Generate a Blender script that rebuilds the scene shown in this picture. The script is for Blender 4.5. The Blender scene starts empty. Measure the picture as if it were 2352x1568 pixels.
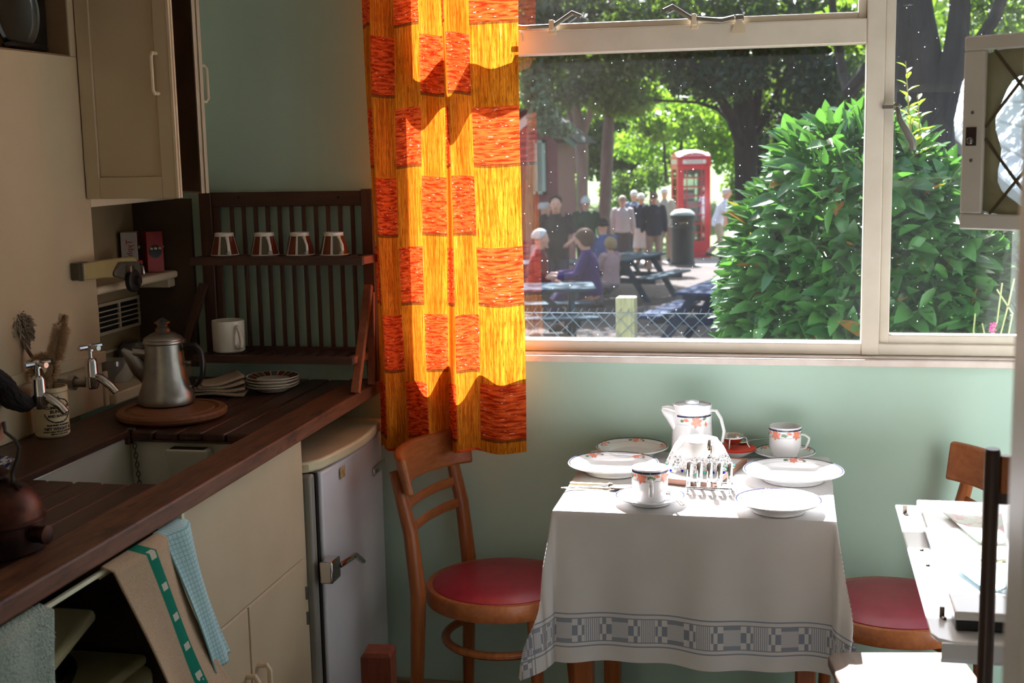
import bpy, bmesh, math, random
import numpy as np
from math import sin, cos, pi, radians, hypot
from mathutils import Vector as V, Matrix
random.seed(7); rng = np.random.default_rng(7)
sc = bpy.context.scene; COL = sc.collection
# ------------------------------------------------------------ camera
FPX, PITCH, ROLL, YAW = 2991.4, .149973, -.0208818, .213739
CAM = V((0, 0, 1.51))
_f = V((-sin(YAW)*cos(PITCH), cos(YAW)*cos(PITCH), -sin(PITCH)))
_r0 = V((cos(YAW), sin(YAW), 0)); _u0 = _r0.cross(_f)
_r = cos(ROLL)*_r0 + sin(ROLL)*_u0; _u = -sin(ROLL)*_r0 + cos(ROLL)*_u0
cd = bpy.data.cameras.new('camera'); cam = bpy.data.objects.new('camera', cd); COL.objects.link(cam)
cd.sensor_width = 22.3; cd.lens = FPX/2352*22.3; cd.clip_start = .02; cd.clip_end = 500
cam.matrix_world = Matrix(((_r.x, _u.x, -_f.x, 0), (_r.y, _u.y, -_f.y, 0), (_r.z, _u.z, -_f.z, 1.51), (0, 0, 0, 1)))
cd.dof.use_dof = True; cd.dof.focus_distance = 2.95; cd.dof.aperture_fstop = 4.5
sc.camera = cam
# ------------------------------------------------------------ sky, sun, exposure
w = bpy.data.worlds.new('sky'); sc.world = w; w.use_nodes = True
nt = w.node_tree; nt.nodes.clear()
sky = nt.nodes.new('ShaderNodeTexSky'); sky.sky_type = 'NISHITA'; sky.sun_disc = False
sky.sun_elevation = radians(46); sky.sun_rotation = radians(-12.7); sky.air_density = 1.2; sky.dust_density = 2.5
bg = nt.nodes.new('ShaderNodeBackground'); bg.inputs['Strength'].default_value = .30
ow = nt.nodes.new('ShaderNodeOutputWorld')
nt.links.new(sky.outputs[0], bg.inputs[0]); nt.links.new(bg.outputs[0], ow.inputs[0])
sl = bpy.data.lights.new('sun', 'SUN'); sl.energy = 23.0; sl.angle = radians(.6); sl.color = (.96, .985, 1.04)
sun = bpy.data.objects.new('sun', sl); COL.objects.link(sun)
sun.rotation_euler = V((.21, -.93, -1)).to_track_quat('-Z', 'Y').to_euler()
sc.view_settings.view_transform = 'Standard'; sc.view_settings.look = 'None'
sc.view_settings.gamma = 1; sc.view_settings.use_curve_mapping = False; sc.view_settings.exposure = .55
sc.cycles.max_bounces = 12; sc.cycles.diffuse_bounces = 6; sc.cycles.transparent_max_bounces = 24
sc.cycles.use_denoising = True; sc.cycles.sample_clamp_indirect = 6
sc.cycles.caustics_reflective = False; sc.cycles.caustics_refractive = False
# ------------------------------------------------------------ pixel -> point on a real plane
def ray(x, y): return _r*((x-1176)/FPX) - _u*((y-784)/FPX) + _f
def oz(x, y, z): d = ray(x, y); return CAM + d*((z-CAM.z)/d.z)
def oy(x, y, Y): d = ray(x, y); return CAM + d*(Y/d.y)
def ox(x, y, X): d = ray(x, y); return CAM + d*(X/d.x)
# ------------------------------------------------------------ mesh builder
def frames(pts, side):
    n = len(pts); out = []
    for i in range(n):
        t = (pts[min(i+1, n-1)] - pts[max(i-1, 0)])
        t = t.normalized() if t.length > 1e-9 else V((0, 0, 1))
        s = side - t*t.dot(side)
        if s.length < 1e-4: s = t.orthogonal()
        s.normalize(); out.append((s, t.cross(s)))
    return out
class MB:
    def __init__(self, o=None):
        self.o = V(o.location) if isinstance(o, bpy.types.Object) else V(o or (0, 0, 0))
        self.v = []; self.f = []; self.mi = []; self.uv = []; self.X = None
    def add(self, vs, fs, m=0, uvs=None):
        b = len(self.v)
        for i, p in enumerate(vs):
            p = V(p)
            if self.X is not None: p = self.X @ p
            self.v.append(p - self.o); self.uv.append(uvs[i] if uvs else (0, 0))
        for f in fs: self.f.append([b+i for i in f]); self.mi.append(m)
        return self
    def box(self, x0, x1, y0, y1, z0, z1, m=0):
        return self.add([(x, y, z) for z in (z0, z1) for y in (y0, y1) for x in (x0, x1)],
            [(0, 2, 3, 1), (4, 5, 7, 6), (0, 1, 5, 4), (2, 6, 7, 3), (0, 4, 6, 2), (1, 3, 7, 5)], m)
    def bar(self, a, b, w, h, side=V((1, 0, 0)), m=0):       # rectangular bar a->b, w along side
        a, b = V(a), V(b); t = (b-a).normalized(); s = V(side) - t*t.dot(V(side)); s.normalize(); u = t.cross(s)
        c = [(-.5, -.5), (.5, -.5), (.5, .5), (-.5, .5)]
        return self.add([p + s*(w*x) + u*(h*y) for p in (a, b) for x, y in c],
            [(3, 2, 1, 0), (4, 5, 6, 7), (0, 1, 5, 4), (1, 2, 6, 5), (2, 3, 7, 6), (3, 0, 4, 7)], m)
    def tube(self, pts, r, n=8, side=None, closed=False, cap=True, m=0):
        pts = [V(p) for p in pts]; k = len(pts)
        if side is None:
            nn = V((0, 0, 0))
            for i in range(1, k-1): nn += (pts[i]-pts[i-1]).cross(pts[i+1]-pts[i])
            side = nn if nn.length > 1e-7 else (pts[-1]-pts[0]).orthogonal()
        side = V(side).normalized()
        P = pts if not closed else [pts[-1]] + pts + [pts[0]]
        fr = frames(P, side)
        if closed: fr = fr[1:-1]
        vs = []
        for i, p in enumerate(pts):
            q = r[i] if isinstance(r, (list, tuple)) else r
            rx, ry = q if isinstance(q, (list, tuple)) else (q, q)
            s, b = fr[i]
            for j in range(n):
                a = 2*pi*j/n; vs.append(p + s*(rx*cos(a)) + b*(ry*sin(a)))
        fs = []
        for i in range(k if closed else k-1):
            i2 = (i+1) % k
            for j in range(n): fs.append((i*n+j, i*n+(j+1) % n, i2*n+(j+1) % n, i2*n+j))
        if cap and not closed: fs += [tuple(range(n))[::-1], tuple((k-1)*n+j for j in range(n))]
        return self.add(vs, fs, m)
    def lathe(self, prof, c=(0, 0, 0), n=32, m=0, rot=None, a0=0, a1=2*pi):
        c = V(c); vs = []; fs = []; full = abs(a1-a0-2*pi) < 1e-6; nn = n if full else n+1
        for r, z in prof:
            for j in range(nn):
                a = a0+(a1-a0)*j/n; p = V((r*cos(a), r*sin(a), z))
                vs.append(c + (rot @ p if rot else p))
        for i in range(len(prof)-1):
            for j in range(n):
                j2 = (j+1) % nn; fs.append((i*nn+j, i*nn+j2, (i+1)*nn+j2, (i+1)*nn+j))
        return self.add(vs, fs, m)
    def ball(self, c, rx, ry=None, rz=None, n=12, k=8, m=0, rot=None):
        ry = ry or rx; rz = rz or rx; c = V(c)
        pr = []
        vs = []
        for i in range(k+1):
            t = pi*i/k
            for j in range(n):
                a = 2*pi*j/n; p = V((rx*sin(t)*cos(a), ry*sin(t)*sin(a), rz*cos(t)))
                vs.append(c + (rot @ p if rot else p))
        fs = [(i*n+j, (i+1)*n+j, (i+1)*n+(j+1) % n, i*n+(j+1) % n) for i in range(k) for j in range(n)]
        return self.add(vs, fs, m)
    def prism(self, poly, fn, m=0):            # poly 2d, fn(u,v,side)->point, side 0/1
        n = len(poly)
        return self.add([fn(u, v, s) for s in (0, 1) for u, v in poly],
            [tuple(range(n))[::-1], tuple(n+i for i in range(n))] + [(i, (i+1) % n, n+(i+1) % n, n+i) for i in range(n)], m)
    def sheet(self, fn, nu, nv, uvfn=None, m=0):
        vs = []; uv = []
        for j in range(nv+1):
            for i in range(nu+1):
                vs.append(fn(i/nu, j/nv)); uv.append(uvfn(i/nu, j/nv) if uvfn else (i/nu, j/nv))
        k = nu+1
        return self.add(vs, [(j*k+i, j*k+i+1, (j+1)*k+i+1, (j+1)*k+i) for j in range(nv) for i in range(nu)], m, uv)
    def arcbar(self, c, r, a0, a1, z0, z1, th, n=16, m=0, lean=0):
        vs = []; fs = []
        for i in range(n+1):
            a = a0+(a1-a0)*i/n
            for rr, z in ((r, z0), (r+th, z0), (r+th, z1), (r, z1)):
                q = rr + lean*(z-z0); vs.append((c[0]+q*cos(a), c[1]+q*sin(a), z))
        for i in range(n):
            for j in range(4): fs.append((i*4+j, i*4+(j+1) % 4, (i+1)*4+(j+1) % 4, (i+1)*4+j))
        fs += [(0, 1, 2, 3), (n*4+3, n*4+2, n*4+1, n*4)]
        return self.add(vs, fs, m)
def obj(name, mb, mats, parent=None, smooth=35, bevel=0, sub=0, solid=0, kind=None, loc=None, seg=2, fix=True):
    me = bpy.data.meshes.new(name); me.from_pydata([tuple(p) for p in mb.v], [], mb.f)
    mats = mats if isinstance(mats, (list, tuple)) else [mats]
    for m in mats: me.materials.append(m)
    if len(mats) > 1: me.polygons.foreach_set('material_index', mb.mi)
    if any(u != (0, 0) for u in mb.uv):
        ul = me.uv_layers.new(name='UVMap'); li = np.empty(len(me.loops), int); me.loops.foreach_get('vertex_index', li)
        ul.data.foreach_set('uv', np.array(mb.uv, float)[li].ravel())
    if fix:
        bm = bmesh.new(); bm.from_mesh(me); bmesh.ops.recalc_face_normals(bm, faces=bm.faces); bm.to_mesh(me); bm.free()
    if smooth:
        me.polygons.foreach_set('use_smooth', [True]*len(me.polygons)); me.set_sharp_from_angle(angle=radians(smooth))
    me.update()
    o = bpy.data.objects.new(name, me); COL.objects.link(o)
    if parent is not None: o.parent = parent
    elif loc is not None: o.location = loc
    elif mb.o.length: o.location = mb.o
    if solid: md = o.modifiers.new('solid', 'SOLIDIFY'); md.thickness = solid; md.offset = 0
    if bevel: md = o.modifiers.new('bevel', 'BEVEL'); md.width = bevel; md.segments = seg; md.limit_method = 'ANGLE'; md.angle_limit = radians(40)
    if sub: md = o.modifiers.new('sub', 'SUBSURF'); md.levels = sub; md.render_levels = sub
    if kind: o['kind'] = kind
    return o
def tag(o, label, cat, group=None, kind=None):
    o['label'] = label; o['category'] = cat
    if group: o['group'] = group
    if kind: o['kind'] = kind
    return o
def thing(name, label, cat, loc, group=None, rz=0):
    o = bpy.data.objects.new(name, None); COL.objects.link(o); o.location = loc; o.rotation_euler = (0, 0, rz); o.empty_display_size = .05
    return tag(o, label, cat, group)
def struct(name, mb, mats, bevel=0, smooth=35):
    return obj(name, mb, mats, bevel=bevel, smooth=smooth, kind='structure')
def copy_tree(o, parent=None):
    c = o.copy(); COL.objects.link(c)
    if parent is not None: c.parent = parent
    for ch in list(o.children): copy_tree(ch, c)
    return c
def rotz(a): return Matrix.Rotation(a, 4, 'Z')
# ------------------------------------------------------------ materials
def lin(c):
    return tuple(((x/255)/12.92 if x/255 <= .04045 else ((x/255+.055)/1.055)**2.4) for x in c[:3]) + (1,)
class NB:
    def __init__(s, name):
        s.m = bpy.data.materials.new(name); s.m.use_nodes = True; s.t = s.m.node_tree; s.t.nodes.clear()
        s.out = s.n('ShaderNodeOutputMaterial')
    def n(s, ty, **kw):
        x = s.t.nodes.new(ty)
        for k, v in kw.items(): setattr(x, k, v)
        return x
    def l(s, a, b): s.t.links.new(a, b)
    def setin(s, sock, v):
        if isinstance(v, bpy.types.NodeSocket): s.l(v, sock)
        else: sock.default_value = v
    def M(s, op, a, b=0., c=0.):
        x = s.n('ShaderNodeMath', operation=op)
        s.setin(x.inputs[0], a); s.setin(x.inputs[1], b); s.setin(x.inputs[2], c); return x.outputs[0]
    def mix(s, f, a, b):
        x = s.n('ShaderNodeMix', data_type='RGBA'); s.setin(x.inputs[0], f); s.setin(x.inputs[6], a); s.setin(x.inputs[7], b); return x.outputs[2]
    def coord(s, kind='Object', scale=(1, 1, 1)):
        c = s.n('ShaderNodeTexCoord'); m = s.n('ShaderNodeMapping'); m.inputs['Scale'].default_value = scale
        s.l(c.outputs[kind], m.inputs[0]); return m.outputs[0]
    def noise(s, co, scale, detail=3, rough=.55):
        x = s.n('ShaderNodeTexNoise'); s.l(co, x.inputs['Vector']); x.inputs['Scale'].default_value = scale
        x.inputs['Detail'].default_value = detail; x.inputs['Roughness'].default_value = rough; return x.outputs['Fac']
    def step(s, v, lo, hi):
        x = s.n('ShaderNodeMapRange'); s.setin(x.inputs[0], v); x.inputs[1].default_value = lo; x.inputs[2].default_value = hi; return x.outputs[0]
    def bsdf(s, col, rough=.5, metal=0, spec=.5, bump=None, bstr=.2, bdist=.002, **kw):
        b = s.n('ShaderNodeBsdfPrincipled'); s.setin(b.inputs['Base Color'], col); s.setin(b.inputs['Roughness'], rough)
        b.inputs['Metallic'].default_value = metal; b.inputs['Specular IOR Level'].default_value = spec
        for k, v in kw.items(): s.setin(b.inputs[k.replace('_', ' ')], v)
        if bump is not None:
            x = s.n('ShaderNodeBump'); x.inputs['Strength'].default_value = bstr; x.inputs['Distance'].default_value = bdist
            s.l(bump, x.inputs['Height']); s.l(x.outputs[0], b.inputs['Normal'])
        return b.outputs[0]
    def mixs(s, f, a, b):
        x = s.n('ShaderNodeMixShader'); s.setin(x.inputs[0], f); s.l(a, x.inputs[1]); s.l(b, x.inputs[2]); return x.outputs[0]
    def done(s, sh): s.l(sh, s.out.inputs[0]); return s.m
def mat(name, c, c2=None, rough=.5, metal=0, scale=6, detail=4, lo=.35, hi=.65, bump=0, bscale=80, bdist=.001, spec=.5, stretch=(1, 1, 1), **kw):
    b = NB(name); co = b.coord('Object', stretch)
    col = lin(c)
    if c2 is not None: col = b.mix(b.step(b.noise(co, scale, detail), lo, hi), lin(c), lin(c2))
    bp = b.noise(co, bscale, 3) if bump else None
    return b.done(b.bsdf(col, rough, metal, spec, bump=bp, bstr=bump, bdist=bdist, **kw))
def wood(name, c, c2, axis='y', rough=.45, scale=9, bump=.15, spec=.4, wear=None):
    st = {'x': (.12, 1, 1), 'y': (1, .12, 1), 'z': (1, 1, .12)}[axis]
    b = NB(name); co = b.coord('Object', st)
    n1 = b.noise(co, scale*3, 5, .65); n2 = b.noise(co, scale*12, 3)
    f = b.M('ADD', b.M('MULTIPLY', n1, .7), b.M('MULTIPLY', n2, .3))
    col = b.mix(b.step(f, .36, .64), lin(c), lin(c2))
    if wear is not None:
        co2 = b.coord('Object', {'x': (.35, 1, 1), 'y': (1, .35, 1), 'z': (1, 1, .35)}[axis])
        col = b.mix(b.M('MULTIPLY', b.step(b.noise(co2, 22, 5, .7), .55, .68), .8), col, lin(wear))
    return b.done(b.bsdf(col, rough, 0, spec, bump=f, bstr=bump, bdist=.002))
def cloth(name, c, c2, scale=400, rough=.9, trans=.0, bump=.3, big=None):
    b = NB(name); co = b.coord('Object'); f = b.noise(co, scale, 2)
    col = b.mix(b.step(f, .35, .65), lin(c), lin(c2))
    sh = b.bsdf(col, rough, 0, .2, bump=f, bstr=bump, bdist=.001)
    if trans:
        t = b.n('ShaderNodeBsdfTranslucent'); b.l(col, t.inputs[0]); sh = b.mixs(trans, sh, t.outputs[0])
    return b.done(sh)
def schlick(b, f0=.05):
    g = b.n('ShaderNodeNewGeometry'); d = b.n('ShaderNodeVectorMath', operation='DOT_PRODUCT')
    b.l(g.outputs['Normal'], d.inputs[0]); b.l(g.outputs['Incoming'], d.inputs[1])
    k = b.M('SUBTRACT', 1, b.M('ABSOLUTE', d.outputs['Value']))
    return b.M('MINIMUM', b.M('ADD', f0, b.M('MULTIPLY', b.M('POWER', k, 5), 1-f0)), 1)
def glass(name, tint=(255, 255, 255), f0=.05, haze=0, dirt=False, rough=.01):
    b = NB(name); tr = b.n('ShaderNodeBsdfTransparent'); tr.inputs[0].default_value = lin(tint)
    gl = b.n('ShaderNodeBsdfGlossy'); gl.inputs['Roughness'].default_value = rough
    sh = b.mixs(schlick(b, f0), tr.outputs[0], gl.outputs[0])
    if haze or dirt:
        t = b.n('ShaderNodeBsdfTranslucent'); t.inputs[0].default_value = (.9, .95, 1, 1)
        d = b.n('ShaderNodeBsdfDiffuse'); d.inputs[0].default_value = (.85, .87, .9, 1)
        dust = b.mixs(.35, t.outputs[0], d.outputs[0]); f = haze
        if dirt:
            co = b.coord('Object')
            vo = b.n('ShaderNodeTexVoronoi'); b.l(co, vo.inputs['Vector']); vo.inputs['Scale'].default_value = 70
            sep = b.n('ShaderNodeSeparateColor'); b.l(vo.outputs['Color'], sep.inputs[0])
            rad = b.M('MULTIPLY', b.M('POWER', sep.outputs[0], 5), .13)
            sp = b.M('LESS_THAN', vo.outputs['Distance'], rad)
            co2 = b.coord('Object', (1, 1, .3)); sm = b.step(b.noise(co2, 5, 6, .7), .45, .75)
            sc_ = b.step(b.noise(b.coord('Object', (8, 8, 60)), 1.5, 6, .8), .66, .72)
            f = b.M('ADD', b.M('ADD', haze, b.M('MULTIPLY', sm, haze*1.2)), b.M('ADD', b.M('MULTIPLY', sp, .42), b.M('MULTIPLY', sc_, .03)))
        sh = b.mixs(f, sh, dust)
    return b.done(sh)
def leafmat(name, c, c2, trans=.45, rough=.45, spec=.4, c3=None, f3=.96):
    b = NB(name); g = b.n('ShaderNodeNewGeometry'); r = g.outputs['Random Per Island']
    col = b.mix(r, lin(c), lin(c2))
    if c3: col = b.mix(b.M('GREATER_THAN', r, f3), col, lin(c3))
    t = b.n('ShaderNodeBsdfTranslucent'); b.l(b.mix(.5, col, b.mix(1, col, lin((150, 190, 40)))), t.inputs[0])
    return b.done(b.mixs(trans, b.bsdf(col, rough, 0, spec), t.outputs[0]))
# ------------------------------------------------------------ shared materials
GREEN = mat('green_wall_paint', (184, 213, 197), (178, 207, 191), rough=.42, scale=3, bump=.05, bscale=30, spec=.35)
CREAM = mat('cream_paint', (206, 188, 156), (198, 180, 148), rough=.4, scale=5, bump=.04, bscale=30, spec=.4)
CREAM2 = mat('pale_cream_paint', (222, 206, 176), (214, 196, 164), rough=.4, scale=5, spec=.4)
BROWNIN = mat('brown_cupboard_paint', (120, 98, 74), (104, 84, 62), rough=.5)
WHITEP = mat('window_paint', (224, 214, 198), (214, 204, 186), rough=.35, scale=9, spec=.45)
SILLP = mat('sill_paint', (226, 214, 204), (214, 200, 190), rough=.4, scale=20)
DARKGAP = mat('dark_recess', (20, 18, 16), rough=.9)
CHROME = mat('chrome', (205, 205, 205), rough=.12, metal=1)
STEEL = mat('worn_steel', (170, 168, 164), (140, 138, 134), rough=.3, metal=1)
BLACK = mat('black_plastic', (18, 18, 20), rough=.35)
BLACKM = mat('black_iron', (26, 22, 20), rough=.5)
ALU = mat('brushed_aluminium', (176, 174, 168), (150, 148, 142), rough=.36, metal=1, scale=20)
WHITE = mat('white_china', (236, 236, 236), rough=.12, spec=.6)
CREAMCH = mat('cream_china', (226, 222, 206), rough=.15, spec=.6)
DKWOOD = wood('dark_worktop_wood', (74, 46, 34), (50, 29, 21), 'y', rough=.38, wear=(30, 20, 15))
DKWOODX = wood('worktop_front_wood', (120, 76, 52), (82, 50, 35), 'y', rough=.5, bump=.35, wear=(38, 25, 19))
RACKW = wood('rack_wood', (84, 58, 47), (66, 45, 36), 'x', rough=.55)
RACKZ = wood('rack_upright_wood', (88, 60, 49), (70, 47, 38), 'z', rough=.5)
CHAIRW = wood('bentwood', (168, 98, 50), (136, 74, 36), 'z', rough=.35, bump=.05)
CHAIRB = wood('bentwood_rail', (172, 104, 58), (146, 82, 44), 'y', rough=.35, bump=.05)
GLASS = glass('window_glass', f0=.045, haze=.0024, dirt=True)
GLASSY = glass('clear_glass', (225, 232, 232), f0=.12)
# ------------------------------------------------------------ room shell
WY = 3.25
b = MB(); b.box(-2.2, 2.2, -2.6, 3.35, -.1, 0)
struct('floor', b, mat('grey_lino', (92, 94, 98), (80, 82, 86), rough=.4))
b = MB(); b.box(-2.2, 2.2, -2.6, 3.45, 2.4, 2.5); struct('ceiling', b, mat('ceiling_paint', (226, 222, 210), rough=.7))
W0, W1, ZS, ZT = -1.025, 1.3, .985, 2.28
b = MB(); b.box(-2.2, 2.2, WY, WY+.09, 0, ZS-.012); b.box(-2.2, W0, WY, WY+.09, ZS-.012, 2.4)
b.box(W1, 2.2, WY, WY+.09, ZS-.012, 2.4); b.box(W0, W1, WY, WY+.09, ZT, 2.4)
struct('wall_window', b, GREEN)
b = MB(); b.box(-2.1, -1.95, -1.2, WY, 0, 2.4); b.box(-2.1, -1.95, -2.6, -2.3, 0, 2.4); b.box(-2.1, -1.95, -2.3, -1.2, 2.15, 2.4); struct('wall_left', b, CREAM)  # opening behind the camera is added to let fill light in
b = MB(); b.box(-9, -2.15, -8, 3.0, -.2, -.12); struct('bounce_patio', b, mat('bounce_paving', (196, 190, 180), (178, 172, 162), rough=.9))  # added unseen sunlit ground, bounces fill light through the opening
b = MB(); b.box(1.5, 1.6, -2.6, WY, 0, 2.4); struct('wall_right', b, mat('pale_grey_wall', (214, 218, 218), (206, 210, 210), rough=.5))
b = MB(); b.box(-2.1, 1.6, -2.6, -2.5, 0, 2.4)
struct('wall_back', b, CREAM2)
# right jamb of the doorway the picture is taken through
JX = oy(2310, 1040, 1.0).x+.003
b = MB(); b.box(JX+.012, 1.5, .94, 1.0, 0, 2.4)
struct('wall_partition', b, mat('grey_gloss_paint', (214, 213, 208), (204, 203, 198), rough=.35, scale=3))
b = MB(); b.box(JX, JX+.06, .925, 1.004, 0, 2.4); struct('trim_1', b, mat('door_trim_paint', (214, 210, 202), rough=.35), bevel=.006)
b = MB(); b.box(-1.5, 1.5, WY-.018, WY-.001, 0, .075); struct('baseboard_window', b, mat('skirting_paint', (150, 128, 100), rough=.45), bevel=.004)
# sill
b = MB(); b.box(-1.04, W1+.05, WY-.042, WY+.02, .962, .979); b.box(-1.04, W1+.05, WY-.030, WY+.02, .979, .984)
struct('trim_2', b, SILLP, bevel=.003)
# window: frame with parts
win = MB(); FY0, FY1 = WY-.006, WY+.05
FX0, FX1 = W0, W1; MX0, MX1 = .158, .228
win.box(FX0, FX0+.05, FY0, FY1, .985, ZT); win.box(FX1-.05, FX1, FY0, FY1, .985, ZT)
win.box(FX0, FX1, FY0, FY1, .985, 1.013); win.box(FX0, FX1, FY0, FY1, ZT-.06, ZT)
win.box(MX0+.008, MX1-.02, FY0-.004, FY1, .985, ZT)
wf = struct('window_1', win, WHITEP, bevel=.003)
b = MB(); b.box(FX0+.05, MX0+.008, FY0-.002, FY1, 1.729, 1.787); obj('transom', b, WHITEP, wf, bevel=.003)
# top light casement frame
b = MB(); y0, y1 = FY0+.012, FY1-.008
b.box(FX0+.05, FX0+.075, y0, y1, 1.787, ZT-.06); b.box(MX0-.012, MX0+.008, y0, y1, 1.787, ZT-.06)
b.box(FX0+.075, MX0-.012, y0, y1, 1.787, 1.803); b.box(FX0+.075, MX0-.012, y0, y1, ZT-.085, ZT-.06)
obj('top_light_frame', b, WHITEP, wf, bevel=.003)
# side casement frame
b = MB(); b.box(MX1-.02, MX1+.004, y0, y1, 1.006, ZT-.06); b.box(MX1, FX1-.05, y0, y1, 1.006, 1.034)
b.box(FX1-.08, FX1-.05, y0, y1, 1.034, ZT-.06); b.box(MX1, FX1-.08, y0, y1, ZT-.09, ZT-.06)
obj('casement_frame', b, WHITEP, wf, bevel=.003)
for (x0, x1, z0, z1) in ((FX0+.05, MX0+.01, 1.016, 1.731), (FX0+.07, MX0-.01, 1.8, ZT-.08), (MX1+.002, FX1-.07, 1.03, ZT-.08)):
    b = MB(); b.box(x0, x1, FY0+.035, FY0+.038, z0, z1); obj('pane', b, GLASS, wf, smooth=0)
# stays on the transom
def stay(xa, xb, xt, za, zb, pegx, tip):
    s = MB(); Y = FY0-.02
    P = [(xa, Y, za), (xa+(xb-xa)*.3, Y, za-.004 if tip > 0 else za-.006), (xb, Y, zb), (xb+(xt-xb)*.7, Y, zb+.03), (xt, Y, zb+.02)]
    s.tube(P, [(.0035, .006)]*5, 8, side=V((0, 1, 0)))
    o = obj('window_stay', s, STEEL, wf); 
    k = MB(); k.box(pegx-.006, pegx+.006, Y-.006, FY0, za-.014, za+.012); k.box(pegx-.009, pegx+.009, FY0-.006, FY0, za-.022, za+.004); obj('stay_peg', k, CREAM2, o, bevel=.002)
    k = MB(); c = xa+.01
    k.prism([(-.016, -.03), (.016, -.03), (.016, -.018), (.004, .004), (-.004, .004), (-.016, -.018)], lambda u, v, q: (c+u, FY0-.003-.004*q, za-.005+v)); obj('stay_plate', k, CREAM2, o)
    return o
s1 = oy(1178, 63, WY); s2 = oy(1275, 60, WY); s3 = oy(1338, 48, WY)
stay(s1.x, s2.x, s3.x, s1.z, oy(1268, 62, WY).z, oy(1271, 65, WY).x, 1)
s1 = oy(1688, 42, WY); s2 = oy(1590, 44, WY); s3 = oy(1527, 36, WY)
st = stay(s1.x, s2.x, s3.x, s1.z, oy(1590, 44, WY).z, oy(1596, 45, WY).x, -1)
k = MB(); c = oy(1702, 42, WY); k.box(c.x-.012, c.x+.008, FY0-.03, FY0-.012, c.z-.007, c.z+.006); obj('stay_clip', k, STEEL, st, bevel=.002)
# casement fastener on the mullion
c = oy(2048, 245, WY-.03)
h = MB(); h.box(c.x-.02, c.x+.01, FY0-.016, FY0-.004, c.z-.004, c.z+.004); h.lathe([(0, -.012), (.009, -.012), (.009, .004), (0, .006)], (c.x+.012, FY0-.02, c.z), 16, rot=Matrix.Rotation(pi/2, 3, 'X'))
o = obj('casement_fastener', h, STEEL, wf)
h = MB(); e = oy(2097, 345, WY-.03); h.tube([(c.x+.013, FY0-.03, c.z-.004), (c.x+.018, FY0-.034, c.z-.03), (e.x-.002, FY0-.03, e.z+.02), (e.x, FY0-.03, e.z)], [(.005, .006), (.007, .006), (.009, .005), (.007, .003)], 10, side=V((1, 0, 0)))
obj('fastener_handle', h, mat('grey_handle', (120, 118, 112), rough=.35, metal=.6), o)
# ------------------------------------------------------------ left: casing, niche, cupboard
PX, PE = -1.62, 2.812
t = thing('wall_casing', 'tall cream painted casing above the sink with an open recess for pan lids at top', 'casing', (-1.62, 2.0, .905))
HZ = 1.730; HY = 2.768
b = MB(t); b.box(-1.945, PX, .3, PE, .906, HZ); b.box(-1.945, PX, HY, PE, HZ, 2.39); b.box(-1.945, PX, .3, HY, 2.12, 2.39); b.box(-1.945, -1.9, .3, HY, HZ, 2.12); b.box(-1.9, PX, .3, .5, HZ, 2.12)
obj('front_board', b, CREAM, t, bevel=.002)
b = MB(t); b.box(-1.9, -1.6225, .5, HY-.002, HZ+.0005, HZ+.003); b.box(-1.9, -1.6225, HY-.004, HY-.0005, HZ+.003, 2.12); b.box(-1.9, -1.897, .5, HY-.004, HZ+.003, 2.12)
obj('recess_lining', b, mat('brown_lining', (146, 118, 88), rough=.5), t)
a0, a1 = ox(0, 866, PX), ox(237, 818, PX)
b = MB(t); b.bar((PX+.003, .5, a0.z-(a1.z-a0.z)), (PX+.003, PE+.01, a1.z), .008, .026); obj('batten', b, CREAM, t, bevel=.002)
b = MB(t); b.box(PX-.002, PX+.006, PE-.004, PE+.014, .906, .99); obj('end_batten', b, CREAM, t, bevel=.002)
# niche
NX = -1.745
t = thing('niche_lining', 'cream board lining with painted-in shade in the alcove between casing and drying rack', 'panel', (NX, 3.0, .905))
b = MB(t); b.box(-1.945, NX, PE+.001, WY-.001, .906, 1.383); obj('back_board', b, mat('alcove_shade_paint', (150, 130, 98), (140, 120, 90), rough=.5), t)  # shade of a deeper alcove put into the cream colour
b = MB(t); b.box(NX, -1.575, WY-.012, WY-.001, .93, 1.385); obj('end_board', b, mat('niche_shade_brown', (84, 68, 50), (76, 60, 44), rough=.5), t)  # end board coloured darker still for the alcove shade
b = MB(t); b.box(NX, NX+.004, PE+.001, WY-.013, .995, 1.0); obj('batten', b, CREAM, t)
t = thing('vent_grille', 'cream louvred vent grille on alcove wall under the shelf', 'vent', (NX, 3.12, 1.09))
y0, y1 = 3.02, WY-.014; z1, z0 = 1.118, 1.052
b = MB(t); b.box(NX+.0005, NX+.006, y0-.012, y0, z0-.008, z1+.008); b.box(NX+.0005, NX+.006, y1-.004, y1, z0-.008, z1+.008); b.box(NX+.0005, NX+.006, y0, y1, z1, z1+.008); b.box(NX+.0005, NX+.006, y0, y1, z0-.008, z0); ym = (y0+y1)/2; b.box(NX+.0005, NX+.006, ym-.004, ym+.004, z0, z1)
obj('frame', b, CREAM, t)
b = MB(t); b.box(NX+.0003, NX+.0008, y0, y1, z0, z1); obj('backing', b, DARKGAP, t)
for k in range(1, 5):
    z = z0+(z1-z0)*k/5
    for a, c in ((y0, ym-.004), (ym+.004, y1)):
        b = MB(t); b.bar((NX+.004, a, z), (NX+.004, c, z), .006, .003); obj('slat', b, CREAM, t)
t = thing('wall_shelf', 'cream painted alcove shelf holding red cartons beside the drying rack', 'shelf', (-1.68, 3.0, 1.176))
b = MB(t); b.box(NX+.0005, PX, PE+.002, WY-.013, 1.174, 1.194); obj('board', b, CREAM2, t, bevel=.007, seg=3)
b = MB(t); b.box(NX+.02, PX-.01, WY-.05, WY-.013, 1.15, 1.1735); obj('bracket', b, CREAM2, t, bevel=.004)
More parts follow.
